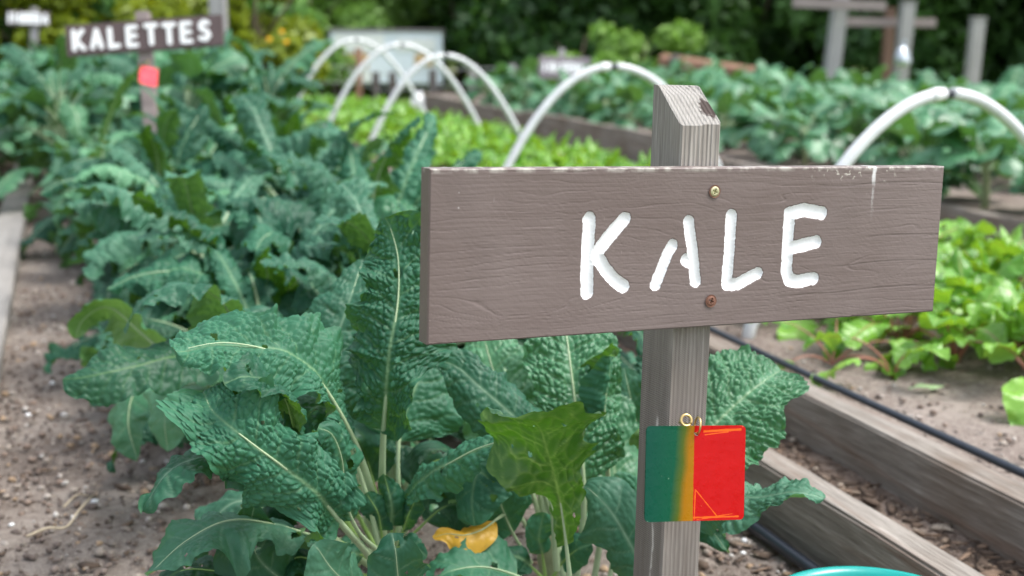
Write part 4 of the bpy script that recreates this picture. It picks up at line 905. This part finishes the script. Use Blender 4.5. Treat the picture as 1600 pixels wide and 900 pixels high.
# ------------------------------------------------------------------ loose leaves and stalks on the ground
def ground_leaf(px, py, z, prof, L, W, rz, mat, label, seed, tilt=.1, ribm='rib'):
    g = gp(px, py, z); me = local_leaf('fallen_leaf', 6, 14, L*.12, L*.88, W, [mat, ribm], prof, seed=seed, cup=.35, ruffle=.006, amp=.0010, res=.0022)
    o = link('fallen_leaf', me, None, None, (g[0], g[1], z+.006)); o.rotation_euler = (tilt, -.05, rz); return tag(o, label, 'fallen leaf')
ground_leaf(1420, 612, .088, 'beet', .065, .013, -.2, 'beet', 'small pale green leaf fallen on the bare soil of the hooped bed', 3)
M['pale_fallen'] = leaf_mat('pale_fallen_leaf', (.30, .46, .22), (.42, .56, .32), (.5, .6, .4), (.3, .42, .2), (.3, .4, .1), bump_d=.0003)
bpy.data.objects['fallen_leaf'].data.materials[0] = M['pale_fallen']
yl = hero(None, [(792, 800, 1.46), (775, 812, 1.44), (752, 828, 1.42), (725, 836, 1.41), (698, 834, 1.41), (676, 840, 1.41)], [(-.1, .6, .8)]*6, .25, 50, mat='yellowing', prof='broad', cup=.5, ruffle=.012, amp=.0014, cell=.012, holes=1, rib='rib')
yl.name = 'fallen_leaf'; tag(yl, 'yellow withered leaf drooping at the foot of the kale below the board', 'fallen leaf')
def twig(pts, r, label, name='dry_stalk', mat='straw'):
    m = MB(); D, _ = catmull(np.array(pts), 24); m.tube(D[:, :3], list(np.linspace(r, r*.5, 24)), 6); return tag(m.build(name, M[mat], smooth=True), label, 'dry stalk')
P_ = lambda px, py, dz=.006: tuple(gp(px, py, .004)+np.array([0, 0, dz]))
twig([P_(42, 845), P_(75, 838, .012), P_(104, 832, .008), P_(124, 812, .014), (P_(146, 783, .01))], .0022, 'bent dry straw stalk lying on the bare soil left of the kale')
twig([P_(100, 798), P_(120, 786, .012), P_(140, 780, .006)], .0016, 'short dry straw piece lying just above the bent one')
# distinct white stones
Rr = np.random.RandomState(5)
for (px, py, r_, lb) in [(1163, 846, .005, 'white stone on the soil right of the stake, the larger of a pair'), (1161, 866, .0042, 'round white stone just below its larger neighbour right of the stake'), (1192, 843, .004, 'pale grey stone beside the black hose'), (148, 785, .005, 'white chip at the end of the bent straw stalk'), (18, 822, .004, 'small white stone at the left edge of the bare soil'), (82, 600, .006, 'pale stone in the upper part of the bare soil strip'), (44, 650, .005, 'cream coloured stone left of the long dark kale leaf'), (1240, 845, .0035, 'tiny white stone against the inner face of the kale bed board')]:
    g = gp(px, py, .004); v = IV*(1+.2*Rr.randn(len(IV), 1)*.6)*np.array([r_*1.2, r_, r_*.7])
    o = link('stone', mesh_np('stone', v, IF, smooth=True), M['paint'] if r_ > .0045 else M['whitepl'], None, (g[0], g[1], .006)); tag(o, lb, 'stone')

# ------------------------------------------------------------------ hoops
def hoop(y, xc, hw, ztop, lean, label, r=.0135, foot=.05):
    root = empty('hoop', (xc, y, .08), label=label, cat='hoop', group='white plastic hoops over the beet bed')
    f = lambda u: (hw*u*(1+.04*u), lean*u*(1-abs(u)), (ztop-.08)*(1-abs(u)**2.0)*1.0-(foot if abs(u) > .99 else 0))
    MB().tube([f(u) for u in np.linspace(-1, -.022, 40)], r, 14).build('pipe', M['pvc'], root, smooth=True)
    MB().tube([f(u) for u in np.linspace(.022, 1, 40)], r, 14).build('pipe', M['pvc'], root, smooth=True)
    MB().tube([f(u) for u in np.linspace(-.06, .06, 7)], r*.72, 12).build('coupling', M['coupling'], root, smooth=True)
    MB().tube([f(u) for u in np.linspace(-.09, -.05, 4)], r*1.12, 14).build('clamp', M['whitepl'], root, smooth=True)
    return root
hoop(2.27, 1.755, .475, .578, .03, 'nearest white plastic hoop, arching at the right with a dark joint at its top')
hoop(3.95, 1.72, .47, .585, -.05, 'second white hoop, its crown just left of the stake top')
hoop(5.92, 1.71, .42, .578, .02, 'third white hoop, crossing the lower right corner of the white cabinet')
hoop(6.80, 1.72, .47, .615, .0, 'fourth white hoop, standing before the middle of the white cabinet')
hoop(7.95, 1.72, .47, .630, .06, 'farthest and faintest white hoop, left part of the white cabinet behind it')

# ------------------------------------------------------------------ teal tub
tb = gp(1374, 958, .17)
tub = empty('plastic_tub', (tb[0], tb[1], .0), label='round teal plastic tub with a thin white stripe inside its rim', cat='tub')
MB().lathe([(.0, .012), (.075, .012), (.080, .016), (.098, .15), (.104, .153), (.1095, .160), (.1095, .166), (.104, .1715), (.0985, .1715), (.094, .166), (.078, .03), (0, .028)], 96).build('body', M['teal'], tub, smooth=True)
MB().lathe([(.0935, .1590), (.0915, .1590), (.0915, .1555), (.0930, .1555)], 96).build('stripe', M['whitepl'], tub, smooth=True)

# ------------------------------------------------------------------ the other signs
GL = {'K': [[(0, 0), (0, 1)], [(.6, 1), (.05, .45)], [(.1, .5), (.65, 0)]], 'A': [[(0, 0), (.32, .95)], [(.32, .95), (.62, 0)], [(.15, .35), (.5, .35)]], 'L': [[(0, 1), (0, 0)], [(0, 0), (.55, .05)]],
      'E': [[(0, 0), (0, 1)], [(0, 1), (.55, 1)], [(0, .52), (.5, .52)], [(0, 0), (.55, 0)]], 'T': [[(0, 1), (.7, 1)], [(.35, 1), (.35, 0)]],
      'S': [[(.55, .9), (.3, 1), (.05, .85), (.08, .6), (.45, .45), (.58, .22), (.35, 0), (0, .08)]],
      'I': [[(.1, 0), (.1, 1)]], 'O': [[(.3, 1), (.02, .75), (.02, .25), (.3, 0), (.56, .25), (.56, .75), (.3, 1)]], 'H': [[(0, 0), (0, 1)], [(.5, 0), (.5, 1)], [(0, .5), (.5, .5)]]}
def glyph(ch, size, r, th=.004):
    m = MB()
    for st in GL[ch]:
        D = [(x*size*.8, 0, z*size) for x, z in st]
        for a, b in zip(D[:-1], D[1:]):
            A_, B_ = Vector(a), Vector(b); d = (B_-A_).normalized(); nrm = Vector((-d.z, 0, d.x)); out = []
            for (c_, a0) in ((B_, -PI/2), (A_, PI/2)):
                for q in range(9):
                    t = a0+PI*q/8; out.append(c_+(d*math.cos(t)+nrm*math.sin(t))*r)
            f = [m.bm.verts.new((p.x, -th, p.z)) for p in out]; g = [m.bm.verts.new((p.x, .001, p.z)) for p in out]
            m.bm.faces.new(f); n = len(f)
            for q in range(n): m.bm.faces.new((f[q], f[(q+1) % n], g[(q+1) % n], g[q]))
            th += .00013
    return m.mesh('letter')
def small_sign(corners, d, text, lh, r, mat, label, postx, post_top, th=.018, post_mat='greypost', gap=None, x0=None):
    """corners TL, TR, BL as pixels; d = distance"""
    TL, TR_, BL = [pt(*c_, d) for c_ in corners]; X = TR_-TL; W = np.linalg.norm(X); X = X/W; Z = TL-BL; Hh = np.linalg.norm(Z); Z = Z-X*(Z@X); Z /= np.linalg.norm(Z); Y = np.cross(Z, X)
    o = TL+X*W/2-Z*Hh/2; root = empty('name_sign', (0, 0, 0), label=label, cat='sign')
    MB().box(-W/2, W/2, 0, th, -Hh/2, Hh/2, .0015).build('board', M[mat], root)
    root.matrix_world = frame_mat(o, X, Y, Z); gw = W*(gap or .88)/len(text)
    for i, ch in enumerate(text):
        me = glyph(ch, lh, r); l_ = link('letter', me, M['paint'], root, (-gw*len(text)/2+gw*(i+.12)+(x0 or 0), 0, -lh/2+(.0015*math.sin(i*2)))); 
    zt = Hh/2+post_top; zg = -(o[2]+.05)/Z[2]
    MB().box(postx-.021, postx+.021, th+.001, th+.043, zg, zt, .003).build('post', M[post_mat], root)
    return root
s2 = small_sign([(101, 40), (346, 22), (109, 88)], 4.15, 'KALETTES', .058, .0074, 'signdark', 'dark brown tilted sign board with white KALETTES letters and a red tag below', -.01, .035, gap=.92, post_mat='mauverail')
# red tag on that stake
tg = pt(232, 119, 4.08); t2 = empty('colour_tag', tuple(tg), YAW*0-.25, label='small bright red square tag hung askew on the second sign stake', cat='tag')
M['redtag'] = plain('red_enamel', (.75, .02, .045), .3, .12, 12, .003, .6)
pl = MB().box(-.030, .030, -.001, .001, -.030, .030, .0008).build('plate', M['redtag'], t2); pl.rotation_euler = (-.35, .22, .5)
hk = MB().tube([(0, 0, .030), (.004, -.004, .040), (0, .004, .048), (0, .03, .048)], .0015, 6).build('hook', M['brass'], t2)
small_sign([(11, 16), (77, 18), (11, 39)], 8.6, 'IIOHEEIA', .056, .010, 'signdark', 'small far sign at the top left with a blurred white word', .03, .03, gap=.93)
small_sign([(843, 87), (922, 90), (845, 122)], 8.8, 'IHIEEHI', .052, .009, 'signgrey', 'far mauve grey sign with a blurred white word in front of the dark hedge', -.02, .06, gap=.85)

# ------------------------------------------------------------------ things behind the beds
def lone_post(px, ytop, ybot, d, wd, label, mat='greypost', lean=0, gz=-.06, head=None):
    a = pt(px, ytop, d); h = a[2]; root = empty('garden_post', (a[0], a[1], gz), label=label, cat='post')
    m = MB(); m.box(-wd/2, wd/2, -wd/2, wd/2, 0, h-gz, .006); o = m.build('shaft', M[mat], root); root.rotation_euler = (0, lean, -.3)
    m = MB(); m.box(-wd/2-.006, wd/2+.006, -wd/2-.006, wd/2+.006, h-gz, h-gz+.018, .004); m.build('cap', M[mat], root)
    return root
lone_post(338, -60, 70, 8.4, .105, 'plain grey post rising behind the right end of the second name sign')
lone_post(1303, -70, 100, 9.8, .112, 'left and tallest of the grey posts behind the far bed', lean=.07)
lone_post(1411, 5, 90, 10.3, .105, 'middle grey post behind the far bed, crossed by a rail', lean=.04)
lone_post(1523, 30, 110, 10.2, .10, 'right and shortest of the grey posts behind the far bed', lean=.03)
def rail(p0, p1, wd, mat, label, name='wooden_rail'):
    a, b = Vector(p0), Vector(p1); L = (b-a).length; o = MB().box(-L/2, L/2, -wd*.25, wd*.25, -wd/2, wd/2, .005).build(name, M[mat]); d = (b-a).normalized()
    o.matrix_world = Matrix.Translation((a+b)/2) @ d.to_track_quat('X', 'Z').to_matrix().to_4x4(); return tag(o, label, 'rail')
rail(pt(1238, 4, 9.65), pt(1384, 10, 9.65), .075, 'mauverail', 'upper mauve rail fixed across the tallest grey post')
rail(pt(1320, 34, 10.5), pt(1462, 36, 10.5), .075, 'mauverail', 'lower mauve rail passing behind the middle grey post')
lone_post(1391, 15, 90, 10.9, .085, 'thin brown post just left of the middle grey post', 'brownpost')
bl = empty('foil_bundle', tuple(pt(1412, 92, 10.1)), label='crumpled pale grey bundle tied to the foot of the middle grey post', cat='bundle')
bv = IV*(1+.22*Rr.randn(len(IV), 1))*np.array([.10, .09, .10]); bo_ = link('wrap', mesh_np('wrap', bv, IF, smooth=True), M['foil'], bl); bo_.modifiers.new('s', 'SUBSURF').levels = 2; bo_.modifiers['s'].render_levels = 2
MB().tube([(-.02, 0, .08), (0, 0, .14), (.02, .01, .12)], .012, 6).build('tie', M['foil'], bl)
# long reddish log lying beyond the far bed
a_, b_ = pt(1036, 96, 11.8), pt(1210, 122, 11.0)
lg = empty('timber_beam', (0, 0, 0), label='long reddish brown timber beam lying beyond the far bed, dark band near its left end', cat='beam')
MB().tube([tuple(a_+(b_-a_)*t) for t in np.linspace(0, 1, 8)], [.075]*8, 10).build('beam', M['redpost'], lg)
MB().tube([tuple(a_+(b_-a_)*t) for t in (.10, .17)], .083, 12).build('band', M['darkpost'], lg)
for t in (.13, .85):
    p_ = a_+(b_-a_)*t; MB().box(p_[0]-.05, p_[0]+.05, p_[1]-.05, p_[1]+.05, -.06, p_[2]-.07, .005).build('support', M['darkpost'], lg)
# white cabinet
cd = 14.0; TLc, TRc, BLc = pt(515, 44, cd), pt(691, 43, cd), pt(517, 130, cd)
Xc = TRc-TLc; Wc = np.linalg.norm(Xc); Xc /= Wc; Xc[2] = 0; Xc /= np.linalg.norm(Xc); Yc = np.array([-Xc[1], Xc[0], 0]); 
zt_, zb_ = TLc[2], BLc[2]; oc = (TLc+TRc)/2; oc[2] = 0
cab = empty('white_cabinet', (0, 0, 0), label='large pale blue white cabinet standing on legs beyond the hoops, two tan panels', cat='cabinet')
cab.matrix_world = frame_mat(oc, Xc, Yc, np.array([0, 0, 1.]))
hW = Wc/2
MB().box(-hW, hW, 0, .5, zb_, zt_-.03, .006).build('body', M['whitebox'], cab)
MB().box(-hW-.03, hW+.02, -.03, .53, zt_-.028, zt_, .004).build('lid', M['signgrey'], cab)
for (x0, x1, z0_, z1_, mt, nm) in [(-hW+.12, -hW+.42, zt_-.42, zt_-.27, 'tanboard', 'tan_panel'), (hW-.30, hW-.10, zt_-.40, zt_-.27, 'tanboard', 'tan_panel'), (-hW+.10, -hW+.45, zt_-.58, zt_-.44, 'paint', 'white_panel'), (hW-.50, hW-.08, zt_-.24, zt_-.10, 'paint', 'white_panel'), (-hW+.05, -.02, zt_-.24, zt_-.05, 'paint', 'white_panel')]:
    MB().box(x0, x1, -.012, -.001, z0_, z1_, .002).build(nm, M[mt], cab)
for x in (-hW+.05, hW-.05):
    for y in (.05, .45): MB().box(x-.03, x+.03, y-.03, y+.03, -.06, zb_-.001, .003).build('leg', M['darkpost'], cab)
# wire fence in front of it
fe = empty('wire_fence', (0, 0, 0), label='low wire fence on rough dark posts crossing behind the hooped bed', cat='fence')
fp = []
for px, top in [(470, 70), (560, 75), (587, 112), (613, 112), (676, 108), (738, 100), (800, 100), (870, 104), (960, 112), (1040, 112)]:
    p_ = pt(px, top, 11.4); fp.append(p_); MB().box(p_[0]-.028, p_[0]+.028, p_[1]-.028, p_[1]+.028, -.06, p_[2], .004).build('post', M['redpost' if px == 560 else 'darkpost' if px < 700 else 'greypost'], fe)
for k_ in (0, .14, .28, .42):
    MB().tube([(p_[0], p_[1]-.033, min(p_[2], fp[7][2])-.02-k_) for p_ in fp if True], .004, 5).build('wire', M['wire'], fe)
jg = pt(655, 150, 11.0)
j = empty('white_jug', (jg[0], jg[1], -.06), label='small white jug standing at the fence behind the beet leaves', cat='jug'); MB().lathe([(0, 0), (.07, 0), (.085, .03), (.085, .14), (.06, .19), (.025, .21), (.025, .24), (0, .24)], 20).build('body', M['whitepl'], j, smooth=True)
MB().lathe([(.0, .275), (.03, .275), (.03, .242), (0, .242)], 16).build('cap', M['coupling'], j, smooth=True)

# ------------------------------------------------------------------ foliage behind
def foliage(name, centers, n, size, mat, parent, seed):
    R = np.random.RandomState(seed); V = []; cs = np.array(centers)
    w_ = (cs[:, 3]**2); w_ = w_/w_.sum(); ix = R.choice(len(cs), n, p=w_); d = R.randn(n, 3); d /= np.linalg.norm(d, axis=1)[:, None]
    rr = cs[ix, 3]*(R.rand(n)**.45); c0 = cs[ix, :3]+d*rr[:, None]*np.array([1, 1, .85]); c0[:, 2] = np.maximum(c0[:, 2], .0)
    t = R.randn(n, 3); t /= np.linalg.norm(t, axis=1)[:, None]; nn = d*.7+R.randn(n, 3)*.6+np.array([0, 0, .4]); a = np.cross(t, nn); a /= np.linalg.norm(a, axis=1)[:, None]+1e-9
    t = np.cross(nn, a); t /= np.linalg.norm(t, axis=1)[:, None]+1e-9; s = size*(.6+.8*R.rand(n))[:, None]
    V = np.stack([c0-t*s, c0+a*s*.42+nn*s*.08, c0+t*s, c0-a*s*.42+nn*s*.08], 1).reshape(-1, 3)
    return link(name, mesh_np(name, V, np.arange(4*n).reshape(-1, 4), {'rib': np.zeros(4*n)}, smooth=False), mat, parent)
def fol_mat(name, dark, light, trans, rough=.45): return leaf_mat(name, dark, light, light, light, trans, rough, .4, .3, 20, .0, None)
FM = {'dark': fol_mat('dark_hedge_leaf', (.02, .065, .015), (.085, .19, .04), (.07, .17, .015)), 'mid': fol_mat('mid_green_leaf', (.045, .14, .03), (.14, .29, .06), (.12, .28, .02)),
      'light': fol_mat('light_green_leaf', (.09, .20, .035), (.22, .38, .08), (.2, .4, .04)), 'yellow': fol_mat('yellow_green_leaf', (.09, .15, .008), (.25, .31, .02), (.35, .4, .01)), 'blue': fol_mat('blue_green_leaf', (.04, .12, .07), (.12, .25, .16), (.1, .25, .05))}
def shrub(name, x, y, r, h, mat, n, size, label, cat, group=None, seed=0, trunk=.05, zc=None, branches=5):
    R = random.Random(seed); root = empty(name, (x, y, -.06), label=label, cat=cat, group=group); cs = []
    for i in range(16):
        a = R.random()*6.28; q = r*R.random()**.5; z = R.uniform(.1, .9)*h if zc is None else zc+R.uniform(-.5, .5)*(h-zc)
        cs.append((q*math.cos(a), q*math.sin(a), z, r*R.uniform(.28, .5)))
    foliage('crown', cs, n, size, FM[mat], root, seed+1)
    m = MB(); m.tube([(0, 0, -.05), (.03, 0, h*.3), (-.04, .03, h*.6), (0, 0, h*.85)], [trunk, trunk*.8, trunk*.5, trunk*.2], 9); m.build('trunk', M['bark'], root, smooth=True)
    for b_i in range(branches):
        a = 6.28*b_i/branches+R.random(); z0 = h*R.uniform(.15, .5); m = MB(); m.tube([(0, 0, z0), (r*.35*math.cos(a), r*.35*math.sin(a), z0+h*.14), (r*.75*math.cos(a), r*.75*math.sin(a), z0+h*.3)], [trunk*.5, trunk*.35, trunk*.12], 6); m.build('branch', M['bark'], root, smooth=True)
    return root
def at(px, d): p = pt(px, 100, d); return p[0], p[1]
hedges = [(720, 15.5, 1.3), (850, 15.0, 1.3), (960, 15.2, 1.3), (1070, 14.6, 1.3), (1180, 14.2, 1.3), (1290, 13.6, 1.2), (1400, 13.4, 1.2), (1510, 13.0, 1.2), (1620, 12.6, 1.2), (1740, 12.2, 1.2), (1860, 11.8, 1.2)]
place = ['right behind the white cabinet end', 'above the far mauve sign', 'above the second hoop crown', 'behind the long reddish beam', 'between the beam and the tallest post', 'behind the tallest grey post', 'behind the middle grey post', 'behind the shortest grey post', 'at the top right corner', 'just past the right picture edge', 'far past the right picture edge']
for i, (px, d, r) in enumerate(hedges):
    x, y = at(px, d); shrub('hedge_shrub', x, y, r, 3.0, 'dark', 9000, .085, 'dense dark green hedge shrub '+place[i], 'shrub', 'dark hedge shrubs behind the garden', seed=40+i, trunk=.07)
# larger dark trees standing behind the hedge
for i, (px, d) in enumerate([(660, 20), (900, 20), (1140, 19), (1380, 18), (1620, 17)]):
    x, y = at(px, d); shrub('broadleaf_tree', x, y, 2.6, 7.0, 'dark', 9000, .18, ['dark tree whose trunk stands above the white cabinet', 'dark tree behind the far mauve sign', 'dark tree behind the reddish beam', 'dark tree behind the grey posts', 'dark tree at the far right behind the hedge'][i], 'tree', 'dark trees behind the hedge', seed=80+i, trunk=.2)
# brighter bushes on the left
for i, (px, d, r, h, mt, n, sz, lb) in enumerate([
    (408, 9.2, .42, 1.35, 'yellow', 5000, .05, 'yellow green bush with orange flowers right of the second name sign'),
    (60, 12.0, .9, 1.6, 'yellow', 5000, .07, 'olive yellow bush at the very top left'),
    (185, 12.5, .9, 1.7, 'mid', 6000, .08, 'mid green bush behind the second name sign'),
    (255, 11.5, .55, 1.3, 'yellow', 4000, .06, 'yellow green bush peeping above the second name sign'),
    (490, 14.8, .8, 1.5, 'light', 6000, .07, 'light green bush left of the white cabinet'),
    (575, 16.5, .9, 1.5, 'light', 6000, .08, 'light green bush above the white cabinet'),
    (330, 14.0, 1.0, 1.9, 'mid', 6000, .08, 'mid green bush behind the plain grey post'),
    (-60, 12.0, 1.1, 1.8, 'mid', 6000, .08, 'mid green bush beyond the left picture edge'),
    (-250, 11.0, 1.1, 1.8, 'mid', 5000, .08, 'outermost mid green bush past the left picture edge')]):
    x, y = at(px, d); shrub('bush', x, y, r, h, mt, n, sz, lb, 'bush', seed=120+i, trunk=.03)
fl = empty('marigold_blooms', tuple(pt(430, 62, 8.5)), label='cluster of small orange flowers in the yellow green bush', cat='flowers')
for (px, py) in [(420, 62), (447, 66), (440, 50)]:
    q = pt(px, py, 8.55)-np.array(fl.location); m = MB(); v = IV*np.array([.018, .014, .017])+q; link('flower', mesh_np('flower', v, IF), M['flower'], fl)
for i, (px, d) in enumerate([(-150, 17), (60, 17), (230, 18), (400, 19), (540, 21)]):
    x, y = at(px, d); shrub('broadleaf_tree', x, y, 2.2, 5.5, 'mid' if i != 4 else 'dark', 8000, .15, ['leafy tree beyond the left picture edge', 'leafy tree behind the olive bush top left', 'leafy tree behind the second name sign', 'leafy tree behind the plain grey post', 'dim tree with a bare trunk above the white cabinet'][i], 'tree', seed=150+i, trunk=.16)
# leafy bright patch right of the far sign
x, y = at(915, 10.3); shrub('bush', x, y, .35, .85, 'light', 1500, .06, 'light green shoots beside the far mauve sign', 'bush', seed=170, trunk=.02)
x, y = at(1010, 12.3); shrub('bush', x, y, .4, .8, 'light', 1500, .06, 'light green shoots left of the reddish beam', 'bush', seed=171, trunk=.02)
tl = shrub('far_woods', 0, 32, 1, 1, 'dark', 10, .2, None, None, seed=1) if False else None
cs = [(R_, 30+4*math.sin(R_*.7), 1.5+2.5*abs(math.sin(R_*1.3)), 3.6) for R_ in np.arange(-34, 60, 2.2)]
tag(foliage('woods', cs, 26000, .42, FM['dark'], None, 9), 'far woodland mass closing the view behind the garden', kind='stuff')
